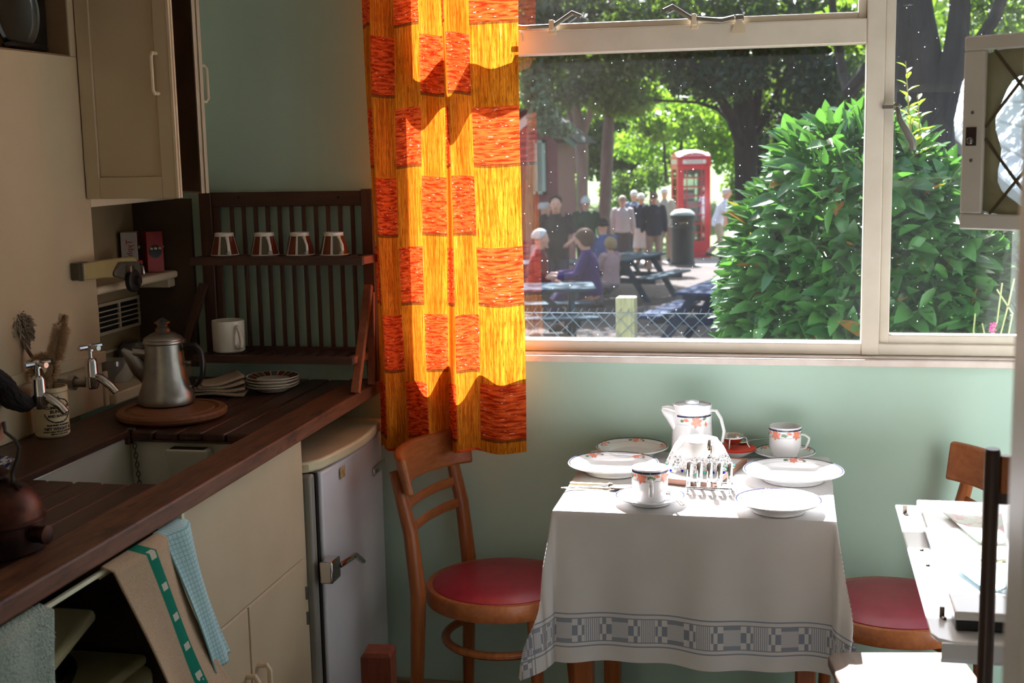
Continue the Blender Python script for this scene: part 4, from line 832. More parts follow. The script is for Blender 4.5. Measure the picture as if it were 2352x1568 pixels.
def deco(o, fn, length, spots, s, bandv, bw, parent=None):
    m = MB(); n = 96
    for i in range(n):
        u0, u1 = length*i/n, length*(i+1)/n; m.add([fn(u0, bandv-bw/2), fn(u1, bandv-bw/2), fn(u1, bandv+bw/2), fn(u0, bandv+bw/2)], [(0, 1, 2, 3)], 2)
        m.add([fn(u0, bandv-s*1.25), fn(u1, bandv-s*1.25), fn(u1, bandv-s*1.2), fn(u0, bandv-s*1.2)], [(0, 1, 2, 3)], 3)
    for u in spots:
        petal(m, fn, u+s*.9, bandv-s*.55, -.3, s*1.1, s*.55, 1); petal(m, fn, u+s*.9, bandv-s*.9, .35, s*1.0, s*.5, 1); petal(m, fn, u-s*.8, bandv-s*.6, 2.9, s*1.2, s*.5, 0); petal(m, fn, u-s*1.6, bandv-s*.7, 3.4, s*.9, s*.5, 1); flower(m, fn, u, bandv-s*.75, s*.95, .3)
    obj('flower_print', m, DEC, o, smooth=0, fix=False)
def plate(px, py, R, lab, rz=0, spots=(.02, .17, .36, .5), z=None):
    c = oz(px, py, CT+.02); t = thing('plate', lab, 'plate', (c.x, c.y, z or CT), 'floral plates on the table', rz)
    b = MB(); b.lathe([(0, .003), (R*.55, .003), (R*.57, 0), (R*.6, 0), (R*.61, .004), (R*.7, .010), (R*.97, .021), (R, .0225), (R*.985, .0245), (R*.72, .015), (R*.62, .008), (0, .0065)], n=72); obj('body', b, WHITE, t)
    L = 2*pi*R
    def fn(u, v):
        r = R*.985+v; a = u/R; h = .0245+(r-R*.985)*(.0095/(R*.265)); return V((r*cos(a), r*sin(a), h+.0006))
    deco(t, fn, L, [L*q for q in spots], R*.125, -.0022, .0026); return t
plate(1409, 1064, .107, 'large floral plate at the left of the table behind the near cup')
plate(1822, 1081, .113, 'large floral plate at the right of the table', spots=(.25, .7, .95))
plate(1788, 1150, .0905, 'small floral plate at the front right corner of the table', spots=(.3, .45, .75))
plate(1452, 1027, .0895, 'small floral plate at the back left by the wall', spots=(.05, .25, .45, .8))
def cupsau(px, py, R, lab, ls, ha, cup_rz):
    c = oz(px, py, CT+.012); t = thing('saucer', ls, 'saucer', (c.x, c.y, CT), 'floral saucers')
    b = MB(); b.lathe([(0, .002), (R*.5, .002), (R*.52, 0), (R*.56, 0), (R*.6, .004), (R*.97, .014), (R, .0155), (R*.985, .0172), (R*.6, .008), (R*.5, .0055), (0, .0055)], n=60); obj('body', b, WHITE, t); L = 2*pi*R
    def fn(u, v): r = R*.985+v; a = u/R; return V((r*cos(a), r*sin(a), .0172+(r-R*.985)*.024/R*1.0+.0006))
    deco(t, fn, L, [L*q for q in (.1, .4, .7, .9)], R*.13, -.002, .0022)
    t = thing('teacup', lab, 'cup', (c.x, c.y, CT+.006), 'floral teacups', cup_rz); r = .039; h = .073
    b = MB(); b.lathe([(0, .003), (.027, .003), (.028, 0), (.031, 0), (.0315, .006), (.036, .014), (.0385, .028), (.039, .06), (.039, h-.001), (.0382, h), (.0368, h), (.0365, .03), (.03, .012), (0, .008)], n=56); obj('body', b, WHITE, t)
    b = MB(); b.tube([(.037, 0, h-.018), (.05, 0, h-.02), (.0585, 0, h-.026), (.0575, 0, h-.034), (.05, 0, h-.052), (.037, 0, h-.056)], [(.0045, .0028)]*6, 10, side=V((0, 1, 0))); obj('handle', b, WHITE, t)
    L = 2*pi*.0392; f2 = lambda u, v: V((.0394*cos(u/.0394), .0394*sin(u/.0394), v))
    deco(t, f2, L, [L*q for q in (.14, .42, .70, .92)], .0145, h-.006, .0042); return c
c1 = cupsau(1493, 1141, .0755, 'floral teacup at the front left, handle toward the viewer', 'floral saucer under the front left teacup holding a spoon', 0, -1.42)
c2 = cupsau(1803, 1039, .0735, 'floral teacup at the back right near the wall, handle to the right', 'floral saucer under the back right teacup', 0, -.25)
SILVER = mat('silver_plate', (214, 210, 204), (190, 184, 176), rough=.18, metal=1, scale=30)
def spoon(p, a, lab, ln=.12, pitch=.0):
    t = thing('teaspoon', lab, 'spoon', p, 'teaspoons on the saucers'); d = V((cos(a), sin(a), 0)); b = MB()
    b.tube([d*0, d*ln*.35+V((0, 0, .004)), d*ln*.68+V((0, 0, .003)), d*ln*.72+V((0, 0, .001))], [(.0052, .0012), (.0028, .0014), (.002, .0015), (.003, .0012)], 8, side=V((-d.y, d.x, 0))); b.ball(d*(ln*.85)+V((0, 0, .001)), .019, .0115, .0035, 14, 8, rot=Matrix.Rotation(a, 3, 'Z')); obj('body', b, SILVER, t)
spoon(oz(1568, 1166, CT+.014)+V((0, 0, .006)), 2.03, 'teaspoon resting on the front left saucer')
spoon(oz(1775, 1020, CT+.018)+V((.0, .02, .008)), -2.6, 'teaspoon behind the back right teacup', .1)
# jug
jc2 = oy(1590, 1020, 3.135); t = thing('hot_water_jug', 'tall white floral jug with lid and spout at the back of the table', 'jug', (jc2.x, 3.135, CT)); r = .0475; H = oy(1590, 938, 3.135).z-CT+.012
b = MB(); b.lathe([(0, .003), (.042, .003), (.044, 0), (.05, 0), (.0515, .01), (.0505, .03), (.048, H*.6), (.0475, H-.004), (.0478, H), (.0455, H), (.045, H-.012), (0, H-.012)], n=56); obj('body', b, WHITE, t)
b = MB(); dl = V((-.98, -.2, 0)); sp = lambda a, h: dl*a+V((0, 0, h)); b.tube([sp(.036, H*.45), sp(.044, H*.62), sp(.053, H*.80), sp(.066, H-.016), sp(.074, H-.010)], [(.012, .006), (.020, .010), (.021, .014), (.015, .010), (.007, .004)], 16, side=V((-dl.y, dl.x, 0))); b.tube([sp(.04, H-.014), sp(.06, H-.008), sp(.074, H-.008)], [(.02, .008), (.014, .006), (.007, .003)], 14, side=V((-dl.y, dl.x, 0))); obj('spout', b, WHITE, t)
b = MB(); b.lathe([(.0452, H-.010), (.0445, H-.004), (.04, H-.003), (.02, H+.001), (.016, H+.001), (.017, H+.006), (.012, H+.009), (0, H+.010)], n=48); obj('lid', b, mat('lid_china', (222, 226, 230), rough=.2), t)
dr = V((.95, -.3, 0)).normalized(); hq = lambda a, h: dr*a+V((0, 0, h)); b = MB(); b.tube([hq(.045, H-.012), hq(.062, H-.012), hq(.074, H-.03), hq(.082, H-.06), hq(.078, H-.085), hq(.066, H-.105), hq(.047, H-.115)], [(.0065, .0035)]*7, 10, side=V((-dr.y, dr.x, 0))); obj('handle', b, WHITE, t)
rj = .0484
def f3(u, v): a = u/rj-2.35; return V((rj*cos(a), rj*sin(a), v))
m = MB()
for i in range(40): u0, u1 = .1*i/40, .1*(i+1)/40; z0 = H-.026; m.add([f3(u0, z0), f3(u1, z0), f3(u1, z0+.004), f3(u0, z0+.004)], [(0, 1, 2, 3)], 2); m.add([f3(u0, z0-.018), f3(u1, z0-.018), f3(u1, z0-.0175), f3(u0, z0-.0175)], [(0, 1, 2, 3)], 3)
flower(m, f3, .052, H-.036, .0155, .3); petal(m, f3, .035, H-.034, 2.9, .016, .008, 0); petal(m, f3, .022, H-.034, 3.2, .012, .008, 1); petal(m, f3, .066, H-.032, .4, .014, .007, 1); petal(m, f3, .076, H-.036, -1.4, .014, .008, 0); petal(m, f3, .072, H-.03, .9, .012, .007, 1); obj('flower_print', m, DEC, t, smooth=0, fix=False)
# tea strainer on a scarlet dish
s0 = oz(1688, 1049, CT); t = thing('scarlet_dish', 'small white dish with a scarlet lining beside the covered jar', 'dish', (s0.x, s0.y+.01, CT))
b = MB(); b.lathe([(0, 0), (.02, 0), (.03, .004), (.05, .017), (.052, .019), (.049, .018), (.03, .007), (0, .004)], n=40); obj('body', b, WHITE, t)
b = MB(); b.lathe([(0, .0046), (.03, .0074), (.047, .0172), (.0505, .0195), (.0515, .0215), (.046, .0225), (0, .0215)], n=40); obj('lining', b, mat('scarlet', (236, 64, 30), (220, 50, 22), rough=.5), t)
t = thing('tea_strainer', 'silver tea strainer on a wire stand in the scarlet dish', 'strainer', (s0.x-.006, s0.y+.01, CT+.0225))
b = MB(); b.lathe([(0, .006), (.012, .007), (.022, .016), (.0255, .027), (.028, .029), (.0275, .0305), (.0235, .0275), (.02, .017), (.01, .009), (0, .008)], n=32); obj('cup', b, SILVER, t)
b = MB(); b.lathe([(.0262, .0245), (.0262, .0285)], n=24); obj('rim_band', b, WHITE, t)
b = MB(); b.tube([(-.006, -.024, .026), (-.007, -.027, .01), (-.008, -.028, 0)], .002, 6); b.tube([(.026, -.004, .027), (.034, -.006, .024), (.036, -.008, .012), (.042, -.012, .003)], .0018, 6); obj('wire_leg', b, STEEL, t)
# jar under a beaded lace cover on a wooden framed tile
q = [oz(1505, 1107, CT), oz(1652, 1123, CT), oz(1702, 1063, CT)]
cx, cy = (q[0].x+q[2].x)/2, (q[0].y+q[2].y)/2; t = thing('tile_stand', 'white tile set in a wooden frame under the covered jar', 'tile', (cx, cy, CT), rz=math.atan2(q[1].y-q[0].y, q[1].x-q[0].x))
hw, hd = (q[1]-q[0]).length/2, (q[2]-q[1]).length/2
b = MB(); e = .008
b.box(-hw, hw, -hd, -hd+e, 0, .0125); b.box(-hw, hw, hd-e, hd, 0, .0125); b.box(-hw, -hw+e, -hd+e, hd-e, 0, .0125); b.box(hw-e, hw, -hd+e, hd-e, 0, .0125); obj('frame', b, wood('tile_frame_wood', (176, 128, 104), (150, 104, 84), 'x'), t, bevel=.001)
b = MB(); b.box(-hw+e, hw-e, -hd+e, hd-e, .001, .0105); obj('tile', b, WHITE, t)
jz = CT+.011; jp = V((oz(1600, 1086, jz).x, cy+.004, 0)); t = thing('covered_jar', 'jar hidden under a white lace cover edged with coloured beads', 'jar', (jp.x, jp.y, jz)); jt = oy(1600, 1003, jp.y).z-jz
b = MB(); b.lathe([(0, 0), (.04, 0), (.043, .004), (.043, jt-.014), (.04, jt-.006), (0, jt-.006)], n=40); obj('pot', b, mat('pot_glaze', (226, 222, 220), (220, 214, 210), rough=.2), t)
b = MB(); f4 = lambda u, v: V((.0436*cos(u/.0436-1.25), .0436*sin(u/.0436-1.25), v))
for k in range(7): petal(b, f4, .006*(k % 4)-.008, jt*.58+.006*(k // 4)+.003*(k % 2), 0, .006, .006, 0)
obj('red_motif', b, [mat('red_motif_print', (220, 96, 78), rough=.3)], t, smooth=0, fix=False)
nb = NB('lace'); co = nb.n('ShaderNodeUVMap'); co.uv_map = 'UVMap'; vo = nb.n('ShaderNodeTexVoronoi', feature='DISTANCE_TO_EDGE'); nb.l(co.outputs[0], vo.inputs['Vector']); vo.inputs['Scale'].default_value = 150
ln_ = nb.M('LESS_THAN', vo.outputs['Distance'], .13); sx = nb.n('ShaderNodeSeparateXYZ'); nb.l(co.outputs[0], sx.inputs[0]); rr2 = nb.M('SQRT', nb.M('ADD', nb.M('MULTIPLY', sx.outputs[0], sx.outputs[0]), nb.M('MULTIPLY', sx.outputs[1], sx.outputs[1])))
msk = nb.M('MAXIMUM', ln_, nb.M('LESS_THAN', rr2, .078)); tr = nb.n('ShaderNodeBsdfTransparent'); LACE = nb.done(nb.mixs(nb.M('MAXIMUM', msk, .12), tr.outputs[0], nb.bsdf(lin((240, 238, 234)), .9, 0, .1)))
def lace(u, v):
    a = u*2*pi; r = v*.118; R0 = .0455
    if r < R0: return V((r*cos(a), r*sin(a), jt-.004+.0015*sin(a*5)*v))
    d = r-R0; fl = R0+.008*(d/.02 if d < .02 else 1)*.6+d*.30*(1+.5*sin(a*7+.6))*(1 if d > .01 else d/.01); return V((fl*cos(a), fl*sin(a), max(jt-.004-d*(.98-.08*sin(a*7)), .003)))
b = MB(); b.sheet(lace, 84, 26, lambda u, v: (.118*v*cos(u*2*pi)+1e-5, .118*v*sin(u*2*pi))); cv = obj('lace_cover', b, LACE, t, smooth=70)
BD = [mat('bead_turquoise', (90, 220, 190), rough=.1), mat('bead_blue', (30, 30, 170), rough=.1)]
for k in range(22):
    p = lace((k+.5)/22, 1); b = MB(); p.z = max(p.z, .0035); b.ball(p, .0032, None, None, 8, 6); obj('bead', b, BD[(k*7 % 5) % 2], cv)
# toast rack
tr0, tr1 = oz(1572, 1128, CT), oz(1686, 1133, CT); t = thing('toast_rack', 'silver five hoop toast rack with a loop handle at the front of the table', 'toast rack', ((tr0+tr1)/2)+V((0, .018, 0)), rz=math.atan2(tr1.y-tr0.y, tr1.x-tr0.x)); L = (tr1-tr0).length-.008; dp = .023; hz_ = .011
b = MB(); pts = [(-L/2, -dp, hz_), (L/2, -dp, hz_), (L/2, dp, hz_), (-L/2, dp, hz_)]; b.tube(pts, .0022, 8, closed=True, side=V((0, 0, 1))); obj('base_wire', b, CHROME, t)
for x in (-L/2+.004, L/2-.004):
    for y in (-dp, dp): b = MB(); b.tube([(x, y, hz_), (x, y-.001, 0)], [.0026, .0034], 8); obj('foot', b, CHROME, t)
for i in range(5):
    x = -L/2+.006+(L-.012)*i/4; b = MB(); hh = .056
    P = [(x, -dp, hz_), (x, -dp*1.02, hz_+.022)]+[(x, -dp*cos(pi*k/10), hz_+.03+(hh-.03)*sin(pi*k/10)) for k in range(0, 11)]+[(x, dp*1.02, hz_+.022), (x, dp, hz_)]
    b.tube(P, [(.0042, .0016)]*len(P), 8, side=V((1, 0, 0))); obj('hoop', b, CHROME, t)
b = MB(); x = 0; b.tube([(x, 0, hz_+.052), (x, 0, hz_+.066)], .0035, 8); b.ball((x, 0, hz_+.062), .0055, None, None, 10, 8); P = [(x, .014*sin(a), hz_+.086-.019*cos(a)) for a in [2*pi*k/20 for k in range(20)]]; b.tube(P, [(.0036, .0018)]*20, 8, closed=True, side=V((1, 0, 0))); obj('loop_handle', b, CHROME, t)
# knives and spoon at the left edge
IV = mat('ivory_handle', (226, 206, 160), (214, 192, 144), rough=.3)
k0, k1, k2 = oz(1310, 1110, CT+.004), oz(1398, 1114, CT+.004), oz(1450, 1114, CT+.004)
t = thing('table_knife', 'ivory handled knife half under the large left plate', 'knife', (k1.x, k1.y, CT)); b = MB(t); b.tube([k0, k0.lerp(k1, .5), k1], [(.006, .004), (.0065, .004), (.0055, .004)], 10, side=V((0, 1, 0))); obj('handle', b, IV, t); b = MB(t); b.tube([k1, k1+(k2-k1)*.12, k1+(k2-k1)*.2], [(.0055, .004), (.006, .0045), (.004, .003)], 10); b.tube([k1+(k2-k1)*.2, k2, k2+(k2-k1)*1.2+V((0, .01, 0))], [(.006, .001), (.009, .0008), (.008, .0008)], 8, side=V((0, 1, 0))); obj('blade', b, SILVER, t)
k0, k1, k2 = oz(1289, 1120, CT+.003), oz(1385, 1116, CT+.004), oz(1446, 1122, CT+.003); t = thing('table_spoon', 'silver spoon lying beside the ivory handled knife', 'spoon', (k1.x, k1.y, CT)); b = MB(t); b.tube([k0, k0.lerp(k1, .6), k1, k1.lerp(k2, .2)], [(.005, .0015), (.003, .0016), (.0022, .002), (.004, .0015)], 8, side=V((0, 1, 0))); b.ball(k1.lerp(k2, .7)+V((0, 0, .001)), .03, .016, .004, 16, 8, rot=Matrix.Rotation(.05, 3, 'Z')); obj('body', b, SILVER, t)
# ------------------------------------------------------------ bentwood chairs
REDV = mat('red_vinyl', (150, 36, 58), (138, 30, 50), rough=.38, scale=40, bump=.1, bscale=300, spec=.5)
def chair(c, rz, lab):
    t = thing('bentwood_chair', lab, 'chair', (c[0], c[1], 0), 'bentwood chairs at the table', rz); r = .182; zs = .452
    b = MB(); b.lathe([(r-.022, zs-.040), (r+.004, zs-.040), (r+.006, zs-.036), (r+.006, zs-.006), (r+.002, zs), (r-.022, zs)], n=56); obj('seat_ring', b, CHAIRB, t)
    b = MB(); b.lathe([(0, zs+.020), (.08, zs+.019), (.13, zs+.015), (r-.03, zs+.009), (r-.012, zs+.002), (r-.012, zs-.012), (0, zs-.012)], n=56); obj('seat_pad', b, REDV, t, smooth=60)
    for s in (-1, 1):
        b = MB(); P = [(-.172, .158*s, .001), (-.162, .155*s, .25), (-.155, .15*s, .45), (-.17, .15*s, .6), (-.205, .152*s, .75)]; b.tube(P, [(.013, .014), (.016, .018), (.0185, .022), (.017, .02), (.014, .017)], 12, side=V((1, 0, 0))); obj('back_leg', b, CHAIRW, t)
        b = MB(); b.tube([(.15, .13*s, .001), (.135, .118*s, .25), (.125, .11*s, .41)], [.012, .0145, .017], 12); obj('front_leg', b, CHAIRW, t)
    b = MB(); P = [V((.142*cos(a), .142*sin(a), 0))+V((0, 0, .315)) for a in [2*pi*k/40 for k in range(40)]]; b.tube(P, [(.010, .011)]*40, 10, closed=True, side=V((0, 0, 1))); obj('stretcher_ring', b, CHAIRB, t)
    # curved backrest and two bowed slats
    cx, R, an = .03, .30, .60
    b = MB(); b.arcbar((cx-.0, 0), R-.055, pi-.78, pi+.78, .698, .788, .019, 24, lean=.2); obj('backrest', b, CHAIRB, t, bevel=.007, seg=3)
    for z in (.60, .655):
        b = MB(); xo = -.17-.035*(z-.6)/.15; b.tube([(xo+.0, -.152, z), (xo-.018, -.08, z), (xo-.024, 0, z), (xo-.018, .08, z), (xo, .152, z)], [(.013, .0055)]*5, 10, side=V((0, 0, 1))); obj('back_slat', b, CHAIRB, t)
    return t
chair((-.688, 2.995), -.17, 'bentwood chair with red seat on the left, between fridge and table')
chair((.238, 2.985), pi+.12, 'bentwood chair with red seat on the right of the table')
# plywood stool
c0, c1, c2 = oz(1898, 1497, .52), oz(2190, 1492, .52), oz(2240, 1568, .52)
t = thing('plywood_stool', 'pale plywood seated stool in front of the right hand chair', 'stool', (.2, 2.36, 0), rz=.16)
PLY = wood('pale_plywood', (132, 114, 98), (98, 82, 70), 'y', rough=.5, scale=7, bump=.05)
def rrect(x0, x1, y0, y1, r, n=6): return [(cx+r*cos(a0+pi/2*k/n), cy+r*sin(a0+pi/2*k/n)) for cx, cy, a0 in ((x1-r, y1-r, 0), (x0+r, y1-r, pi/2), (x0+r, y0+r, pi), (x1-r, y0+r, 1.5*pi)) for k in range(n+1)]
b = MB(); b.prism(rrect(-.107, .15, -.15, .15, .035), lambda u, v, s: (u, v, .502+.018*s)); obj('seat', b, PLY, t, bevel=.004, seg=3)
for x, y in ((-.08, -.11), (.12, -.11), (-.08, .11), (.12, .11)): b = MB(); b.tube([(x*1.2, y*1.15, .001), (x, y, .502)], [.011, .014], 10); obj('leg', b, wood('stool_leg', (170, 130, 96), (146, 108, 78), 'z'), t)
# enamel flap and its cabinet
ENA = mat('white_enamel', (232, 232, 232), (224, 224, 224), rough=.18, scale=4, spec=.6); FZ = .79
f0, f1 = oz(2056, 1158, FZ), oz(2150, 1472, FZ)
t = thing('kitchen_cabinet', 'tall kitchen cabinet with white enamel drop flap and leaded glass door', 'cabinet', (.72, 2.2, 0))
b = MB(t); b.box(.56, .96, 1.84, 2.58, .02, .76); b.box(.62, .96, 1.84, 2.58, .76, 1.3); b.box(.56, .96, 2.56, 2.58, 1.3, 1.9); b.box(.56, .96, 1.84, 1.86, 1.3, 1.9); b.box(.56, .96, 1.86, 2.56, 1.3, 1.32); b.box(.56, .96, 1.86, 2.56, 1.88, 1.9); b.box(.94, .96, 1.86, 2.56, 1.32, 1.88); obj('carcass', b, mat('cabinet_white', (222, 222, 218), (214, 214, 210), rough=.4), t, bevel=.003)
x0 = f0.x; y0, y1 = f1.y, f0.y
b = MB(t); b.prism([(x0, y1), (.56, y1), (.56, y0), (x0+.03, y0), (x0+.008, y0+.012), (x0, y0+.035)], lambda u, v, s: (u, v, FZ-.006+.006*s)); fl = obj('enamel_flap', b, ENA, t, bevel=.002)
b = MB(t); b.prism([(0, 0), (.004, 0), (.004, -.022), (.012, -.03), (.012, -.034), (0, -.024)], lambda u, v, s: (x0+.012+.54*0+(.56-x0-.012)*s, y0+u-.004, FZ-.001+v)); obj('flap_lip', b, ENA, fl, bevel=.001)
xi = oz(2100, 1146, FZ+.03).x+.004; ya, yb = oz(2200, 1405, FZ+.03).y, oz(2100, 1146, FZ+.03).y
b = MB(t); b.box(xi, .559, ya, yb, FZ+.0165, FZ+.03); obj('raised_top', b, ENA, t, bevel=.003)
b = MB(t); b.box(xi+.002, .559, ya+.001, yb-.002, FZ+.0005, FZ+.0165); obj('black_edge', b, BLACK, t, bevel=.003)
CLIP = mat('clip_steel', (120, 110, 100), rough=.3, metal=1)
for px, py in ((2078, 1178), (2163, 1415)):
    c = oz(px, py, FZ); b = MB(t); b.box(c.x-.004, c.x+.004, c.y-.004, c.y+.002, FZ, FZ+.016); b.tube([(c.x, c.y, FZ+.001), (c.x+.003, c.y-.016, FZ+.002)], .003, 6); obj('catch', b, CLIP, fl)
for px, py in ((2117, 1264), (2131, 1299)): c = oz(px, py, FZ); b = MB(t); b.lathe([(.004, 0), (.003, .003), (0, .004)], (c.x, c.y, FZ), 10); obj('screw', b, CLIP, fl)
# leaded glass door, hinged at the cabinet, standing open
e0 = oy(2208, 525, 2.3); e1 = oy(2214, 85, 2.3); z0, z1 = e0.z, e1.z; ang = math.atan2(-.56, .83); wd = .33
X = Matrix.Translation(V((e0.x, 2.3, 0))) @ rotz(ang)
d = MB(t); d.X = X; fw = .038
d.box(0, wd, -.009, .009, z0, z0+.026); d.box(0, wd, -.009, .009, z1-.024, z1); d.box(0, fw, -.009, .009, z0+.026, z1-.024); d.box(wd-fw, wd, -.009, .009, z0+.026, z1-.024); dr_ = obj('glazed_door', d, mat('door_grey_cream', (232, 226, 216), (222, 216, 206), rough=.4), t, bevel=.003)
g = MB(t); g.X = X; za, zb = z0+.026, z1-.024; xa, xb = fw, wd-fw
g.box(xa, xb, .0, .003, za, zb); obj('glass', g, glass('leaded_pane_glass', (236, 242, 246), f0=.05, haze=.05), dr_, smooth=0)
# faded paper border with a wavy edge over the glass
cxp, czp = xa+.114, (za+zb)/2-.012
n = 48; outr = []; inn = []
for k in range(n):
    a = 2*pi*k/n; c, s = cos(a), sin(a); q = min((xb-xa)/2/max(abs(c), 1e-6), (zb-za)/2/max(abs(s), 1e-6)); outr.append((min(max((xa+xb)/2+c*q, xa), xb), min(max((za+zb)/2+s*q, za), zb))); rr = 1+.07*sin(a*5+1.1)+.04*sin(a*9); inn.append((cxp+c*.097*rr, czp+s*.125*rr))
g = MB(t); g.X = X; g.add([(x, -.002, z) for x, z in outr]+[(x, -.002, z) for x, z in inn], [(k, (k+1) % n, n+(k+1) % n, n+k) for k in range(n)]); obj('paper_border', g, mat('faded_paper', (166, 164, 132), (150, 148, 118), rough=.8), dr_, solid=.0012)
LEAD = mat('lead_came', (74, 70, 66), (96, 84, 62), rough=.5, metal=.3)
def clipseg(p, q):
    for ax, lo, hi in ((0, xa, xb), (1, za, zb)):
        for lim, sg in ((lo, 1), (hi, -1)):
            dp, dq = sg*(p[ax]-lim), sg*(q[ax]-lim)
            if dp < 0 and dq < 0: return None
            if dp < 0 or dq < 0:
                f = dp/(dp-dq); m_ = (p[0]+(q[0]-p[0])*f, p[1]+(q[1]-p[1])*f)
                if dp < 0: p = m_
                else: q = m_
    return p, q
for sg in (1, -1):
    for k in range(-2, 5):
        x = xa+.125*k+.012; sgm = clipseg((x, za if sg > 0 else zb), (x+.6, (za if sg > 0 else zb)+sg*.75))
        if sgm:
            g = MB(t); g.X = X; g.bar((sgm[0][0], -.0035, sgm[0][1]), (sgm[1][0], -.0035, sgm[1][1]), .003, .0045, side=V((0, 1, 0))); obj('lead_came', g, LEAD, dr_)
g = MB(t); g.X = X; zl = oy(2222, 312, 2.3).z; g.box(.008, .026, -.0105, -.008, zl-.016, zl+.014); lk = obj('lock_recess', g, mat('rusty_lock', (84, 52, 40), (60, 40, 34), rough=.6), dr_)
g = MB(t); g.X = X; g.ball((.016, -.0115, zl-.008), .006, .003, .006, 10, 6); obj('catch_knob', g, STEEL, lk)
g = MB(t); g.X = X
for zz in (zl+.038, zl-.04): g.ball((.018, -.0095, zz), .003, .0015, .003, 8, 5)
obj('screw', g, STEEL, dr_)
# papers on the enamel top
PZ = FZ+.0305
def paper(pts, m, lab, cat, lift=.0, th=.0012, name='leaflet'):
    P = [oz(x, y, PZ) for x, y in pts]; c = sum(P, V((0, 0, 0)))/len(P); t = thing(name, lab, cat, (c.x, c.y, PZ), 'papers on the enamel top'); b = MB(t)
    b.sheet(lambda u, v: (P[0].lerp(P[1], u)).lerp(P[3].lerp(P[2], u), v)+V((0, 0, .0006+lift*(u-.5)**2*4+.002*sin(v*5)*lift*40)), 10, 6, lambda u, v: (u*.2+.001, v*.14)); obj('sheet', b, m, t, solid=th, smooth=60); return t
nb = NB('map_print'); co = nb.coord('Object'); f = nb.noise(co, 40, 5, .7); MAPM = nb.done(nb.bsdf(nb.mix(nb.step(f, .5, .56), nb.mix(nb.step(f, .35, .4), lin((176, 206, 206)), lin((196, 206, 190))), lin((200, 168, 168))), .6))
paper([(2165, 1184), (2300, 1188), (2310, 1252), (2245, 1250)], MAPM, 'folded map leaflet lying farthest back on the enamel top', 'leaflet', .006)
paper([(2226, 1262), (2300, 1262), (2310, 1290), (2256, 1292)], mat('booklet_cover', (214, 206, 160), (196, 190, 150), rough=.5), 'thin cream booklet between the map and the checked paper', 'booklet', .0, .006, 'booklet')
nb = NB('check_paper'); uv = nb.n('ShaderNodeUVMap'); uv.uv_map = 'UVMap'; ck = nb.n('ShaderNodeTexChecker'); nb.l(uv.outputs[0], ck.inputs[0]); ck.inputs['Scale'].default_value = 90; ck.inputs[1].default_value = lin((160, 214, 226)); ck.inputs[2].default_value = lin((236, 240, 240)); CKM = nb.done(nb.bsdf(ck.outputs[0], .6))
paper([(2184, 1308), (2300, 1300), (2310, 1362), (2250, 1356)], CKM, 'pale blue checked paper lying nearest on the enamel top', 'paper', .008, .001, 'checked_paper')
# dark chair close to the camera
DCH = wood('dark_chair_wood', (72, 50, 42), (48, 33, 28), 'z', rough=.35); Y = 1.78
pL, pR = oy(2261, 1040, Y), oy(2299, 1040, Y); xc = (pL.x+pR.x)/2; rw = (pR.x-pL.x)/2; zt = oy(2275, 1030, Y).z
t = thing('dark_chair', 'dark wooden rail back chair close by on the right, partly behind the door trim', 'chair', (xc+.17, Y-.1, 0))
for k, x in enumerate((xc, xc+.36)):
    b = MB(t); b.tube([(x, Y, .001), (x, Y, .45), (x, Y, zt-.004), (x, Y, zt)], [(rw, .014)]*3+[(rw*.86, .011)], 14, side=V((1, 0, 0))); obj('back_post', b, DCH, t)
    b = MB(t); b.tube([(x, Y-.36, .001), (x, Y-.36, .44)], .015, 12); obj('front_leg', b, DCH, t)
za, zb = oy(2300, 1157, Y).z, oy(2300, 1127, Y).z
b = MB(t); b.bar((xc+rw*.6, Y, (za+zb)/2), (xc+.36-rw*.6, Y, (za+zb)/2), .012, zb-za, side=V((0, 1, 0))); obj('back_rail', b, DCH, t, bevel=.003)
b = MB(t); b.bar((xc+rw*.6, Y, .62), (xc+.36-rw*.6, Y, .62), .012, .02, side=V((0, 1, 0))); obj('back_rail', b, DCH, t, bevel=.003)
xs = oy(2297, 1080, Y).x+.007
for k in range(4):
    x = xs+.085*k; b = MB(t); b.tube([(x, Y, zb-.002), (x, Y, oy(2300, 1046, Y).z)], .0072, 10); obj('spindle', b, CHAIRW, t)
b = MB(t); b.box(xc-.02, xc+.38, Y-.38, Y+.015, .44, .462); obj('seat', b, DCH, t, bevel=.006)
# ------------------------------------------------------------ garden
GP = [(3.4, -.25), (5.5, -.3), (9, -.6), (12, -.8), (18, -1.05), (24, -1.22), (34, -1.5), (42, -1.45), (60, -.75), (90, .4)]
def gz(y):
    for (a, za), (b_, zb) in zip(GP, GP[1:]):
        if y <= b_: return za+(zb-za)*max(0, (y-a))/(b_-a)
    return GP[-1][1]
def ground(name, m, xf, y0, y1, ny, lift=0, lab=None):
    b = MB(); b.sheet(lambda u, v: (lambda y: V((xf(y)[0]+(xf(y)[1]-xf(y)[0])*u, y, gz(y)+lift)))(y0+(y1-y0)*v), 24, ny); return struct(name, b, m)
DIRT = mat('bark_mulch', (70, 56, 47), (46, 37, 32), rough=.95, scale=3, detail=8, bump=.8, bscale=18, bdist=.04)
GRASS = mat('lawn', (92, 122, 36), (66, 96, 28), rough=.9, scale=1.2, detail=6, bump=.5, bscale=30, bdist=.03)
PATH = mat('pale_path', (150, 142, 134), (132, 124, 116), rough=.9, scale=6)
ground('trim_3', DIRT, lambda y: (-40, 30), 3.34, 31.2, 40); bpy.data.objects['trim_3'].name = 'ground'; bpy.data.objects['ground']['kind'] = 'structure'
ground('lawn', GRASS, lambda y: (-90, 70), 34.2, 90, 40)
ground('path', PATH, lambda y: (-40, 30), 31.2, 34.2, 4)
